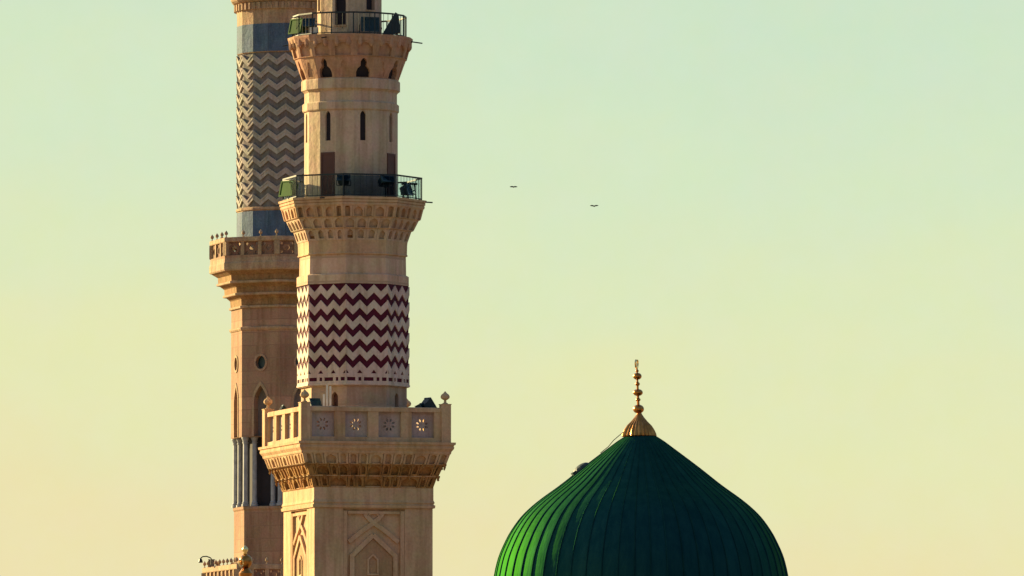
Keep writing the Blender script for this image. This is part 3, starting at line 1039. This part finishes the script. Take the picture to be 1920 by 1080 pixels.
horn('dark triangular horn loudspeaker on the right end of the top balcony', at(T.off(655), 78, 82, zdeck3))
m = MB(); m.box(-8 * s, 8 * s, -.15, .15, 0.1, 15 * s); m.box(-5 * s, 5 * s, -.1, .1, 0, .1)
o = m.build('equipment_box', M['white'], loc=at(T.off(655), -42, 98, zdeck3))
tag(o, 'small pale equipment box inside the left railing of the top balcony', 'box')

# lower balcony
zdeck1 = T.Z(831, 60)
zr1 = T.Z(764, near)


def antenna():
    root = thing('sector_antenna', 'white upright sector antennas on the lower balcony before the zigzag band', 'antenna', (T.X + T.off(616), T.Y - 112 * s, zr1 - 30 * s))
    m = MB(); m.tube([(0, 0.10, 0), (0, 0.10, 66 * s)], .035, 8); m.build('mast', M['iron'], root)
    for dx, z0_, z1_, dy in ((-6.5, 34, 56, 0), (-0.5, 30, 73, -.03), (5.5, 33, 71, 0.02)):
        m = MB(); m.box(dx * s - 1.9 * s, dx * s + 1.9 * s, dy - .06, dy + .06, z0_ * s, z1_ * s)
        m.box(dx * s - 1.2 * s, dx * s + 1.2 * s, dy + .06, dy + .14, z0_ * s + .1, z0_ * s + .25)
        m.build('panel', M['white'], root)
    return root


antenna()
flood('floodlight', 'round-backed dark floodlight on the lower balcony beside the left corner finial', (T.X + T.off(592), T.Y - 100 * s, zr1 - 9 * s), 20, 20 * s, 18 * s, 14 * s, M['lamp_dark'], 40)
flood('floodlight', 'small dark floodlight peeping over the lit left parapet of the lower balcony', (T.X + T.off(533), T.Y + 10 * s, zr1 - 12 * s), -80, 18 * s, 14 * s, 14 * s, M['lamp_dark'], 30)
flood('floodlight', 'blue-black tilted floodlight over the right end of the lower parapet', (T.X + T.off(802), T.Y - 40 * s, zr1 - 13 * s), 120, 22 * s, 26 * s, 18 * s, M['lamp_dark'], 35)
flood('floodlight', 'smaller dark floodlight left of the tilted one on the lower parapet', (T.X + T.off(787), T.Y - 50 * s, zr1 - 11 * s), 60, 12 * s, 15 * s, 12 * s, M['lamp_dark'], 10)

# =================================================================== REAR MINARET
T2 = Tower(607.0, 539.0)
q = T2.s
rear = thing('minaret', 'farther taller minaret with grey zigzag round shaft, partly hidden behind the nearer one', 'minaret', (T2.X, T2.Y, 0))
A2 = 16.0


def rband(name, mat, n, az0, prof, cap=False, parent=None):
    mb = MB(); mb.ring(n, az0, [(z, r * q) for z, r in prof], cap0=cap, cap1=cap)
    return mb.build(name, mat, parent or rear)


ZQ = lambda y: T2.Z(y, 0)
ZQn = lambda y: T2.Z(y, 95)
# body below the lower balcony
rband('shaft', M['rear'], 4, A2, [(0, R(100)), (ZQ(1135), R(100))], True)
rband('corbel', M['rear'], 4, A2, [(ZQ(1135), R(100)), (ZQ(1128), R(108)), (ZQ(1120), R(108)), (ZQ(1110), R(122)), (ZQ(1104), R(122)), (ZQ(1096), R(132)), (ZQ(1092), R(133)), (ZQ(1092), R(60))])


def rear_parapet(n, az0, hpx, ybot, ymid0, ymid1, ytop, npan, crest_per, crest_h, nearpx, open_=True):
    """stone parapet on an n-gon, apothem hpx: foot, pillars, pierced infill, rail and crest finials"""
    k = cos(pi / n); Rr = hpx / k
    Zp = lambda y: T2.Z(y, nearpx)
    par_ = rband('parapet', M['rear'], n, az0, [(Zp(ybot), Rr), (Zp(ymid0), Rr), (Zp(ymid0), (hpx - 7) / k), (Zp(ybot), (hpx - 7) / k)])
    tr_ = MB(); tr_.ring(n, az0, [(z, r * q) for z, r in [(Zp(ymid1), Rr), (Zp(ymid1 - 1.5), Rr + 1.2), (Zp(ytop + 1), Rr + 1.2), (Zp(ytop), Rr), (Zp(ytop), (hpx - 7) / k), (Zp(ymid1), (hpx - 7) / k)]], closed=True)
    tr_.build('top_rail', M['rear_plain'], par_)
    hw = hpx * tan(pi / n)
    pw = 2 * hw / npan
    post = 3.6
    me_p = MB(); me_p.box(-post * q, post * q, -(hpx - .3) * q, -(hpx - 6.5) * q, Zp(ymid0) - .002, Zp(ymid1) + .002)
    mp_ = me_p.mesh('pillar', M['rear_plain'])
    sc = MB()
    hw2 = pw / 2 - post + .4
    vc = (Zp(ymid0) + Zp(ymid1)) / 2; hh = (Zp(ymid1) - Zp(ymid0)) / 2
    holes = [oval(0, vc, hw2 * .42 * q, hh * .48, 10)]
    for sx in (-1, 1):
        for sz in (-1, 1):
            holes.append(oval(sx * hw2 * .66 * q, vc + sz * hh * .64, hw2 * .2 * q, hh * .24, 6))
    sc.panel(rect(-hw2 * q, hw2 * q, Zp(ymid0), Zp(ymid1)), holes, lambda u, v, d: Vector((u, d, v)), 2.5 * q, solid=2.5 * q)
    ms_ = sc.mesh('pierced_screen', M['maroon_stone'])
    fin = MB(); fin.lathe(ball_finial_profile(3.4 * q, crest_h * q), 8)
    mf_ = fin.mesh('crest_finial', M['rear_plain'])
    for i in range(n):
        t = radians(az0 + i * 360 / n)
        nv = Vector((sin(t), -cos(t), 0)); uv = Vector((cos(t), sin(t), 0))
        for j in range(npan + 1):
            u = (-hw + j * pw)
            if 0 < j < npan:
                p = uv * u * q
                link('pillar', mp_, par_, (p.x, p.y, 0), az0 + i * 360 / n)
            if j < npan:
                p = uv * (u + pw / 2) * q + nv * (hpx - 3) * q
                link('pierced_screen', ms_, par_, (p.x, p.y, 0), az0 + i * 360 / n)
        nf = crest_per
        for j in range(nf):
            u = -hw + 2 * hw * (j + .02) / nf
            p = uv * u * q + nv * (hpx - 3.5) * q
            link('crest_finial', mf_, par_, (p.x, p.y, Zp(ytop)), az0)
        pm_ = MB(); pm_.box(-5 * q, 5 * q, -5 * q, 5 * q, Zp(ymid0) - .002, Zp(ymid1) + .002)
        tt = radians(az0 + (i + .5) * 360 / n); rr = (hpx - 3.6) / k * q
        pm_.build('corner_post', M['rear_plain'], par_, loc=(rr * sin(tt), -rr * cos(tt), 0), rz=az0 + (i + .5) * 360 / n)
    return par_


M['maroon_stone'] = stone('reddish_pierced_stone', (0.24, 0.135, 0.095), (0.17, 0.09, 0.065))
rear_parapet(4, A2, 130.5, 1092, 1087, 1068, 1058, 9, 9, 13, 125)
# block above it
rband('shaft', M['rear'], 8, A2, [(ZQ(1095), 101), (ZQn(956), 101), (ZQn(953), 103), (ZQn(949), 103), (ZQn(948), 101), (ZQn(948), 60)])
# arcaded stage
RA = 107.0
aa = RA * cos(pi / 8); ha = aa * tan(pi / 8)
zs0, zs1 = ZQn(948), ZQn(617)
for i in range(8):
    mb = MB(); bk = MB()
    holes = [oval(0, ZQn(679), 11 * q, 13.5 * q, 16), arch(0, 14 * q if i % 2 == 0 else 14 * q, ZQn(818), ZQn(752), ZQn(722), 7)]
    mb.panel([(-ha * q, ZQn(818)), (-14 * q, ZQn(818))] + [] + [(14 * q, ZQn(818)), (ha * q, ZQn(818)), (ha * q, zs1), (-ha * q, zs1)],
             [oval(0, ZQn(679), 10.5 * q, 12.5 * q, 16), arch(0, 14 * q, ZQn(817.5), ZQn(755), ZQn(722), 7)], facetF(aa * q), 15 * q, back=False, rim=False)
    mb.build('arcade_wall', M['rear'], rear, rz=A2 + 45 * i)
    fr = MB()
    fr.panel(oval(0, ZQn(679), 14.5 * q, 16.5 * q, 16), [oval(0, ZQn(679), 10.5 * q, 12.5 * q, 16)], facetF((aa + 1.6) * q), 2.4 * q)
    fr.build('round_window', M['rear_plain'], rear, rz=A2 + 45 * i)
    fr = MB()
    fr.panel(arch(0, 18.5 * q, ZQn(817), ZQn(755), ZQn(714), 7), [arch(0, 14 * q, ZQn(816.8), ZQn(755), ZQn(722), 7)], facetF((aa + 1.3) * q), 2.2 * q)
    fr.build('arch_moulding', M['rear_plain'], rear, rz=A2 + 45 * i)
band_core = MB(); band_core.ring(8, A2, [(zs0 - .3, 80 * q), (ZQn(818), 80 * q)]); band_core.build('inner_core', M['dark'], rear)
ic = MB(); ic.ring(8, A2, [(ZQn(818), 92 * q), (zs1, 92 * q)]); ic.build('inner_wall', M['rear_dark'], rear)
ic2 = MB(); ic2.ring(8, A2, [(ZQn(818), 80 * q), (ZQn(817.7), 106.9 * q)]); ic2.build('arcade_soffit', M['rear'], rear)
# dark glass of the round windows
for i in range(8):
    gmb = MB(); gmb.poly([(p[0], -(aa - 8) * q, p[1]) for p in oval(0, ZQn(679), 11 * q, 13 * q, 16)])
    gmb.build('window_pane', M['rear_glass'] if 'rear_glass' in M else M['lamp_dark'], rear, rz=A2 + 45 * i)


def colonette(r, h):
    mb = MB()
    mb.lathe([(0, r * 1.55), (4 * q, r * 1.55), (5 * q, r * 1.15), (7 * q, r * 1.3), (9 * q, r), (h - 12 * q, r * .96), (h - 11 * q, r * 1.25), (h - 9.5 * q, r * 1.25), (h - 9 * q, r),
              (h - 3 * q, r * 1.5), (h - 2.5 * q, r * 1.65), (h, r * 1.65)], 14)
    return mb


cme = colonette(4.4 * q, ZQn(818) - zs0).mesh('column', M['marble'], smooth=False)
for i in range(8):
    for az, rr in ((A2 + 45 * i + 22.5, 98.5), (A2 + 45 * i + 13, 89), (A2 + 45 * i - 13, 89)):
        t = radians(az)
        link('column', cme, rear, (rr * q * sin(t), -rr * q * cos(t), zs0), az)
rband('string_course', M['rear_plain'], 8, A2, [(ZQn(619), 106), (ZQn(618), 108.5), (ZQn(615), 110.5), (ZQn(612), 110.5), (ZQn(611), 108), (ZQn(611), 100)])
rband('neck', M['rear'], 8, A2, [(ZQn(612), 106.5), (ZQ(580), 107)])
# stepped corbel
M['rear_ochre'] = stone('far_brown_corbel_stone', (0.33, 0.20, 0.105), (0.25, 0.145, 0.07), scale=0.9, spot=0.5)
rband('stepped_corbel', M['rear_ochre'], 8, A2, [(ZQ(y), r) for y, r in ((579, 108), (565, 109), (556, 119.5), (543, 120.3), (535, 131.5), (521, 132.5), (513, 146), (513, 60))])
for yb_, rb_ in ((582, 111.2), (558.5, 123), (536.5, 135)):
    rband('corbel_lip', M['rear_plain'], 8, A2, [(ZQ(yb_), 100), (ZQ(yb_), rb_ - 1), (ZQ(yb_ - 1), rb_), (ZQ(yb_ - 4.2), rb_), (ZQ(yb_ - 4.8), rb_ - 2), (ZQ(yb_ - 4.8), 100)])
rband('cornice', M['rear_plain'], 8, A2, [(ZQ(y), r) for y, r in ((514, 142), (513.5, 147), (511, 148.8), (500, 149), (497, 147.5), (490, 147), (490, 60))])
rear_parapet(8, A2, 147 * cos(pi / 8), 490, 484, 459, 450, 3, 3, 13, 20)
# round zigzag shaft
NR = 97.0
n18 = 18
az18 = -31.0
rband('base_drum', M['rear_plain'], n18, az18, [(ZQ(500), 95.5), (ZQn(392), 96)])
rband('thin_ring', M['rear_plain'], n18, az18, [(ZQn(393), 95), (ZQn(391.5), 98.2), (ZQn(387.5), 98.2), (ZQn(386), 95)])
rband('zigzag_ground', M['rear_dark'], n18, az18, [(ZQn(388), 94.0), (ZQn(96), 94.0)])
rband('plain_drum', M['rear_plain'], n18, az18, [(ZQn(97), 93), (ZQn(96), 96.5), (ZQn(10), 96.5)])
a18 = 97.2 * cos(pi / n18); h18 = a18 * tan(pi / n18)
for k in range(12):
    y0 = 98.5 + 23.9 * k
    mb = MB()
    F18 = facetF(a18 * q)
    thk, am = 11.0, 12.0
    top = [(-h18 * q, ZQn(y0)), (0, ZQn(y0 + am)), (h18 * q, ZQn(y0))]
    bot = [(-h18 * q, ZQn(y0 + thk)), (0, ZQn(y0 + am + thk)), (h18 * q, ZQn(y0 + thk))]
    mb.panel(bot + top[::-1], [], F18, 2.6 * q)
    me = mb.mesh('zigzag_stone', M['rear_light'])
    # a thinner proud fillet along the upper edge gives the double line
    m2 = MB()
    f_top = top; f_bot = [(u, v - 3.6 * q) for u, v in top]
    m2.panel(f_bot + f_top[::-1], [], facetF((a18 + 0.9) * q), 1.1 * q)
    for v_ in range(0): pass
    mb.v += []
    base = len(mb.v); mb.v += m2.v; mb.f += [[base + i for i in f] for f in m2.f]
    me = mb.mesh('zigzag_stone', M['rear_light'])
    for i in range(n18): link('zigzag_stone', me, rear, (0, 0, 0), az18 + 20 * i)


def blue_shade_panels(y0, y1, rpx):  # added panels whose blue stands for shade on the plain bands
    a_ = rpx * cos(pi / n18) * q; h_ = a_ * tan(pi / n18) - .004
    mb = MB(); mb.panel(rect(-h_, h_, ZQn(y1), ZQn(y0)), [], facetF(a_ + 0.02), 0.03)
    me = mb.mesh('blue_panel', M['blue'])
    for i in range(n18): link('blue_panel', me, rear, (0, 0, 0), az18 + 20 * i)


blue_shade_panels(43, 95, 96.5)
blue_shade_panels(394, 450, 96.2)
# capital below the next balcony
rband('capital', M['rear_plain'], n18, az18, [(ZQn(40), 96), (ZQ(25), 97.5), (ZQ(24), 100), (ZQ(12), 100), (ZQ(11), 99), (ZQ(9), 104), (ZQ(6), 107.5), (ZQ(3), 109), (ZQ(0), 108.5), (ZQ(-6), 112), (ZQ(-30), 135),
                                            (ZQ(-50), 140), (ZQ(-50), 60)])
dmb = MB(); dmb.box(-2.4 * q, 2.4 * q, -(101.8) * q, -97.5 * q, ZQ(24), ZQ(12))
dme = dmb.mesh('dentil', M['rear_plain'])
for i in range(54): link('dentil', dme, rear, (0, 0, 0), az18 + 360 / 54 * i)
rear_parapet(8, A2, 140 * cos(pi / 8), -50, -56, -80, -88, 3, 3, 13, 20)
up2 = MB()
up2.lathe([(ZQ(-60), 60 * q), (ZQ(-300), 58 * q), (ZQ(-302), 68 * q), (ZQ(-315), 68 * q), (ZQ(-316), 54 * q), (ZQ(-360), 60 * q), (ZQ(-400), 50 * q), (ZQ(-450), 16 * q), (ZQ(-470), 3 * q)], 24)
up2.build('cap', M['rear_plain'], rear)

# bracket lamp and junction box on the rear lower parapet
lr = T2.Z(1058, 0)
bx = T2.X + (384 - 539) * q
root = thing('bracket_lamp', 'small gooseneck lamp curving out over the far lower parapet', 'lamp', (bx + 12 * q, T2.Y + 20 * q, lr))
m = MB(); m.tube([(0, 0, 0), (0, 0, 11 * q), (-2 * q, 0, 13 * q), (-9 * q, 0, 15.5 * q), (-16 * q, 0, 15 * q), (-20 * q, 0, 12 * q)], 1.1 * q, 8); m.build('arm', M['iron'], root)
m = MB(); m.lathe([(-6 * q, 4 * q), (-4 * q, 4.2 * q), (1 * q, 2.6 * q), (2.5 * q, 1 * q)], 12, (-20 * q, 0, 9.5 * q)); m.build('lamp_head', M['iron'], root)
m = MB(); m.box(-5.5 * q, 5.5 * q, -4 * q, 4 * q, -2 * q, 11 * q); m.box(-6.2 * q, 6.2 * q, -4.6 * q, 4.6 * q, 11 * q, 12.5 * q)
o = m.build('junction_box', M['rear_dark'], loc=(T2.X + (396 - 539) * q, T2.Y + 35 * q, T2.Z(1060, 0)))
tag(o, 'brown junction box standing among the crest finials of the far lower parapet', 'box')

# =================================================================== PRAYER HALL below the frame
hall = thing('prayer_hall', 'low flat-roofed prayer hall of cream stone below the green dome', 'building', (8, 480, 0))
m = MB(); m.box(-42, 42, -44, 60, 0, 12.2); m.build('wall', M['stone_plain'], hall)
m = MB(); m.box(-42.4, 42.4, -44.4, 60.4, 12.2, 12.5); m.build('roof', M['ground'], hall)
m = MB()
for (x0, x1, y0, y1) in ((-42.4, 42.4, -44.4, -44.0), (-42.4, 42.4, 60.0, 60.4), (-42.4, -42.0, -44.0, 60.0), (42.0, 42.4, -44.0, 60.0)):
    m.box(x0, x1, y0, y1, 12.5, 13.3)
m.build('roof_parapet', M['stone'], hall)
wm = MB(); fb = MB()
wm.panel(rect(-1.5, 1.5, 2.0, 9.0), [arch(0, 1.1, 2.4, 6.5, 8.2, 5)], lambda u, v, d: Vector((u, -0.15 + d, v)), 0.14, back=True)
wme = wm.mesh('window', M['stone'])
for i in range(9): link('window', wme, hall, (-36 + 9 * i, -44.0, 0), 0)

# =================================================================== GREEN DOME
TD = Tower(446.0, 1201.5)
g = TD.s
dome = thing('green_dome', 'large ribbed green dome with gilded finial rising at the lower right', 'dome', (TD.X, TD.Y, 0))
ZD = lambda y: TD.Z(y, 0)
prof_px = [(817, 27.5), (827, 43), (838, 57.5), (852, 76), (865, 93), (877, 108.5), (891, 126), (905, 143.5), (918, 161), (930, 178), (943, 195), (957, 211), (970, 223.5), (985, 235), (1003, 246.5),
           (1021, 255.5), (1038, 263), (1055, 268.5), (1080, 274), (1105, 277), (1130, 277.5), (1160, 274), (1190, 266), (1205, 261)]
DP = [(ZD(y), r * g) for y, r in prof_px]
# smooth the profile
def resample(P, n):
    out = []
    Q = [P[0]] + P + [P[-1]]
    for i in range(1, len(Q) - 2):
        for k in range(n):
            t = k / n; p = []
            for c in (0, 1):
                a, b, d, e = Q[i - 1][c], Q[i][c], Q[i + 1][c], Q[i + 2][c]
                p.append(0.5 * ((2 * b) + (-a + d) * t + (2 * a - 5 * b + 4 * d - e) * t * t + (-a + 3 * b - 3 * d + e) * t ** 3))
            out.append(tuple(p))
    out.append(P[-1])
    return out


DP = resample(DP, 2)
NG = 56
step = 2 * pi / NG


def strip(mb, f0, f1, d0, d1):
    pass


def gore_mesh():
    mb = MB()
    cs = [(0.025, -1.0), (0.03, 0.0), (0.3, 0.2), (0.53, 0.3), (0.76, 0.2), (0.955, 0.0), (0.96, -1.0)]
    rows = []
    for z, r in DP:
        k = min(1.0, r / (120 * g))
        rows.append([mb.vert(((r + d * g * k) * sin((f - .5) * step), -(r + d * g * k) * cos((f - .5) * step), z)) for f, d in cs])
    for a, b in zip(rows, rows[1:]):
        for i in range(len(cs) - 1): mb.f.append([a[i], a[i + 1], b[i + 1], b[i]])
    return mb.mesh('lead_sheet', M['green'])


def seam_mesh():
    mb = MB()
    cs = [(-0.045, -1.0), (-0.04, 1.2), (-0.015, 2.1), (0.02, 1.2), (0.026, -1.0)]
    rows = []
    for z, r in DP:
        k = min(1.0, r / (120 * g))
        rows.append([mb.vert(((r + d * g * k) * sin((f - .5) * step), -(r + d * g * k) * cos((f - .5) * step), z)) for f, d in cs])
    for a, b in zip(rows, rows[1:]):
        for i in range(len(cs) - 1): mb.f.append([a[i], a[i + 1], b[i + 1], b[i]])
    return mb.mesh('rolled_seam', M['green'])


gme, sme = gore_mesh(), seam_mesh()
for i in range(NG):
    link('lead_sheet', gme, dome, rz=360.0 / NG * i)
    link('rolled_seam', sme, dome, rz=360.0 / NG * i)
m = MB(); m.ring(NG, 0, [(z, r - 2.0 * g * min(1, r / (120 * g))) for z, r in DP]); m.build('under_shell', M['seam'], dome)
zdb = DP[-1][0]
m = MB(); m.ring(16, 8, [(11.9, 7.0), (zdb - .9, 7.0), (zdb - .85, 7.5), (zdb - .4, 7.6), (zdb - .35, 7.2), (zdb + .1, 7.0), (zdb + .1, 3)]); m.build('drum', M['stone'], dome)
# small hatch on the left shoulder
hz, hr = ZD(885), 118 * g
th = radians(-82)
hd = MB()
nrm = Vector((sin(th), -cos(th), 0)); tng = Vector((cos(th), sin(th), 0)); up = Vector((0, 0, 1))
sl_d = (nrm * 0.80 - up * 0.60).normalized()       # down the slope
sl_n = (nrm * 0.60 + up * 0.80).normalized()
c0 = nrm * (113 * g) + up * ZD(881)
Fh = lambda x, y, z: c0 + tng * x + sl_d * y + sl_n * z
nb = 12
for jx in range(nb):
    pass
rowsH = []
for a_i in range(0, 7):
    al = pi / 2 * a_i / 6
    rowsH.append([hd.vert(Fh(.42 * cos(al) * cos(2 * pi * k / nb), .52 * cos(al) * (abs(sin(2 * pi * k / nb)) ** .8) * (1 if sin(2 * pi * k / nb) > 0 else -1), -.05 + .30 * sin(al))) for k in range(nb)])
for a, b in zip(rowsH, rowsH[1:]):
    for k in range(nb): hd.f.append([a[k], a[(k + 1) % nb], b[(k + 1) % nb], b[k]])
hbox = hd.build('hatch', M['seam'], dome)
hd = MB(); hd.box(-.30, .30, .30, .50, -.10, .14, Fh); hd.build('hatch_door', M['seam'], hbox)
# gilded finial
gx = 1198.5
Zg = ZD
fc = ((1198.5 - 1201.5) * g, 0, 0)
fin_cone = [(ZD(819), 30.5), (ZD(817), 31.5), (ZD(813), 30.5), (ZD(806), 27.5), (ZD(798), 22.5), (ZD(790), 15), (ZD(783), 9.5), (ZD(777), 5.5), (ZD(774), 4.2)]
cone = MB()
nfl = 24
rows = []
for z, r in fin_cone:
    row = []
    for k in range(nfl * 4):
        t = 2 * pi * k / (nfl * 4)
        rr = r * g * (1 + 0.045 * min(1, r / 20) * cos(nfl / 2 * t * 2))
        row.append(cone.vert((rr * sin(t), -rr * cos(t), z)))
    rows.append(row)
for a, b in zip(rows, rows[1:]):
    m_ = len(a)
    for k in range(m_): cone.f.append([a[k], a[(k + 1) % m_], b[(k + 1) % m_], b[k]])
cone_o = cone.build('finial', M['gold'], dome, loc=fc)
sp = MB(); sp.tube([((-1.2) * g, 0, ZD(776)), (-4.2 * g, 0, ZD(690))], [3.0 * g, 1.6 * g], 10); sp.build('rod', M['gold'], cone_o)


def ball(y, r, h, mat='gold', dx=0):
    mb = MB(); pr = []
    for i in range(13):
        a = -pi / 2 + pi * i / 12
        pr.append((h * g * sin(a), r * g * cos(a) + .001))
    mb.lathe(pr, 20, (dx * g, 0, ZD(y)))
    o = mb.build('ball', M[mat], cone_o, smooth=True)
    return o


for y, r, h, dx in ((767, 10.5, 8.5, -1.3), (749.5, 4.6, 3.6, -2), (736, 9.4, 6.6, -2.4), (720, 4.4, 3.8, -3), (705.5, 8.2, 6.6, -3.4), (695.5, 3, 3, -3.8)):
    ball(y, r, h, 'gold', dx)
# crescent on top (upright, horns up, seen almost edge-on)
cr_ = MB()
N_ = 20; pts = []
cz = ZD(682); ro, ri = 9.0 * g, 6.8 * g
az_c = radians(74)
ux, uy = cos(az_c), sin(az_c)
outer = [(ro * sin(a), -ro * cos(a)) for a in [(-150 + 300 * i / N_) * pi / 180 for i in range(N_ + 1)]]
inner = [(ri * sin(a), 1.9 * g - ri * cos(a)) for a in [(-150 + 300 * i / N_) * pi / 180 for i in range(N_ + 1)]]
Fc = lambda u, v, d: Vector((-4.6 * g + u * ux + (d - 1.6 * g) * uy, u * uy - (d - 1.6 * g) * ux, cz + v))
for i in range(N_):
    a, b, c, d = outer[i], outer[i + 1], inner[i + 1], inner[i]
    for (p, q_, d0, d1) in ((a, b, 0, 3.2 * g), (c, d, 0, 3.2 * g)):
        cr_.poly([Fc(*p, d0), Fc(*q_, d0), Fc(*q_, d1), Fc(*p, d1)])
    cr_.poly([Fc(*a, 0), Fc(*b, 0), Fc(*c, 0), Fc(*d, 0)]); cr_.poly([Fc(*a, 3.2 * g), Fc(*b, 3.2 * g), Fc(*c, 3.2 * g), Fc(*d, 3.2 * g)])
cr_.build('crescent', M['gold_bright'], cone_o)
# lightning conductor from the finial down the left shoulder
wpts = []
wa = radians(-80)
for (y, r) in ((806, 27), (815, 39), (826, 52), (838, 62), (850, 77)):
    wpts.append((r * g * sin(wa), -r * g * cos(wa), ZD(y)))
m = MB(); m.tube(wpts, 0.8 * g, 6); m.build('conductor_cable', M['wire'], dome)

# =================================================================== GILDED FINIAL ON A SMALL ROOF CUPOLA, lower left
TG = Tower(500.0, 461.0)
w = TG.s
cup = thing('roof_cupola', 'small lead roof cupola carrying the gilded ball before the far minaret', 'cupola', (TG.X, TG.Y, 12.5))
m = MB(); m.lathe([(0, 2.2), (1.6, 2.2), (1.62, 2.4), (1.85, 2.4), (1.9, 2.1), (2.7, 2.0), (3.3, 1.5), (3.75, .8), (3.95, .25)], 24); m.build('lead_cap', M['lamp_dark'], cup)
gf = thing('gilded_finial', 'shining golden ball finial against the foot of the far minaret', 'finial', (TG.X, TG.Y, 16.4))
ZG = lambda y: TG.Z(y, 0) - 16.4
m = MB(); m.lathe([(0, 6 * w), (ZG(1100), 5 * w), (ZG(1090), 9 * w), (ZG(1082), 12 * w), (ZG(1075), 13 * w), (ZG(1069), 9 * w), (ZG(1066), 7 * w)], 24)
m.build('neck', M['gold'], gf, smooth=False)
m = MB(); pr = []
for i in range(17):
    a = -pi / 2 + pi * i / 16
    pr.append((ZG(1053) + 13.5 * w * sin(a), 12.5 * w * cos(a) + .001))
m.lathe(pr, 28); m.build('ball', M['gold'], gf, smooth=True)
m = MB(); m.lathe([(ZG(1040), 4 * w), (ZG(1036), 3 * w), (ZG(1033), 5.5 * w), (ZG(1029), 6 * w), (ZG(1026), 4 * w), (ZG(1023), 1 * w)], 16, (-1 * w, 0, 0)); m.build('tip', M['gold_bright'], gf, smooth=True)
m = MB()
tor = []
for i in range(21):
    a = 2 * pi * i / 20
    tor.append((-8 * w + 4.2 * w * cos(a), -10.5 * w, ZG(1056) + 6.5 * w * sin(a)))
m.tube(tor, 1.4 * w, 6); m.build('ring', M['gold_bright'], gf)

# =================================================================== BIRDS


def bird(label, x, y, Y, span, flap, yaw):
    root = thing('bird', label, 'bird', (XW(x, Y, y), Y, EYE + Y * tan(PITCH + atan((540 - y) / FPX))), 'birds gliding in the sky', yaw)
    # body along local y, one continuous mesh with head and tail
    mb = MB()
    mb.tube([(0, -.26, .02), (0, -.22, .025), (0, -.17, .02), (0, -.08, 0), (0, .04, 0), (0, .16, .005), (0, .30, .01)], [.010, .045, .050, .075, .078, .05, .018], 10)
    # tail fan
    mb.poly([(-.02, .2, .01), (.02, .2, .01), (.07, .42, .015), (-.07, .42, .015)])
    mb.poly([(-.02, .2, .02), (.02, .2, .02), (.07, .42, .02), (-.07, .42, .02)])
    for sg in (-1, 1):
        h = span / 2
        st = [(0.03, .09, -.08, 0, .06), (.35 * h, .10, -.12, flap * .55, .085), (.7 * h, .10, -.09, flap * .9, .07), (h, .06, .02, flap, .03)]
        rows = []
        for (xx, back_, front_, zz, th_) in st:
            rows.append([mb.vert((sg * xx, front_, zz)), mb.vert((sg * xx, (front_ + back_) / 2, zz + th_)), mb.vert((sg * xx, back_ + .05, zz)), mb.vert((sg * xx, (front_ + back_) / 2, zz - th_ * .6))])
        for a, b in zip(rows, rows[1:]):
            for k in range(4): mb.f.append([a[k], a[(k + 1) % 4], b[(k + 1) % 4], b[k]])
        mb.f.append(rows[-1])
    mb.build('body', M['bird'], root)
    bk_ = MB(); bk_.lathe([(0, .012), (.04, .001)], 6)
    b_ = bk_.build('beak', M['bird'], root, loc=(0, -.26, .02)); b_.rotation_euler = (radians(90), 0, 0)
    return root


bird('dark bird gliding level, left and higher of the two', 963, 350.5, 900, 0.76, 0.01, 8)
bird('dark bird with slightly raised wings, right and lower of the two', 1114, 386.5, 900, 0.84, 0.05, -8)
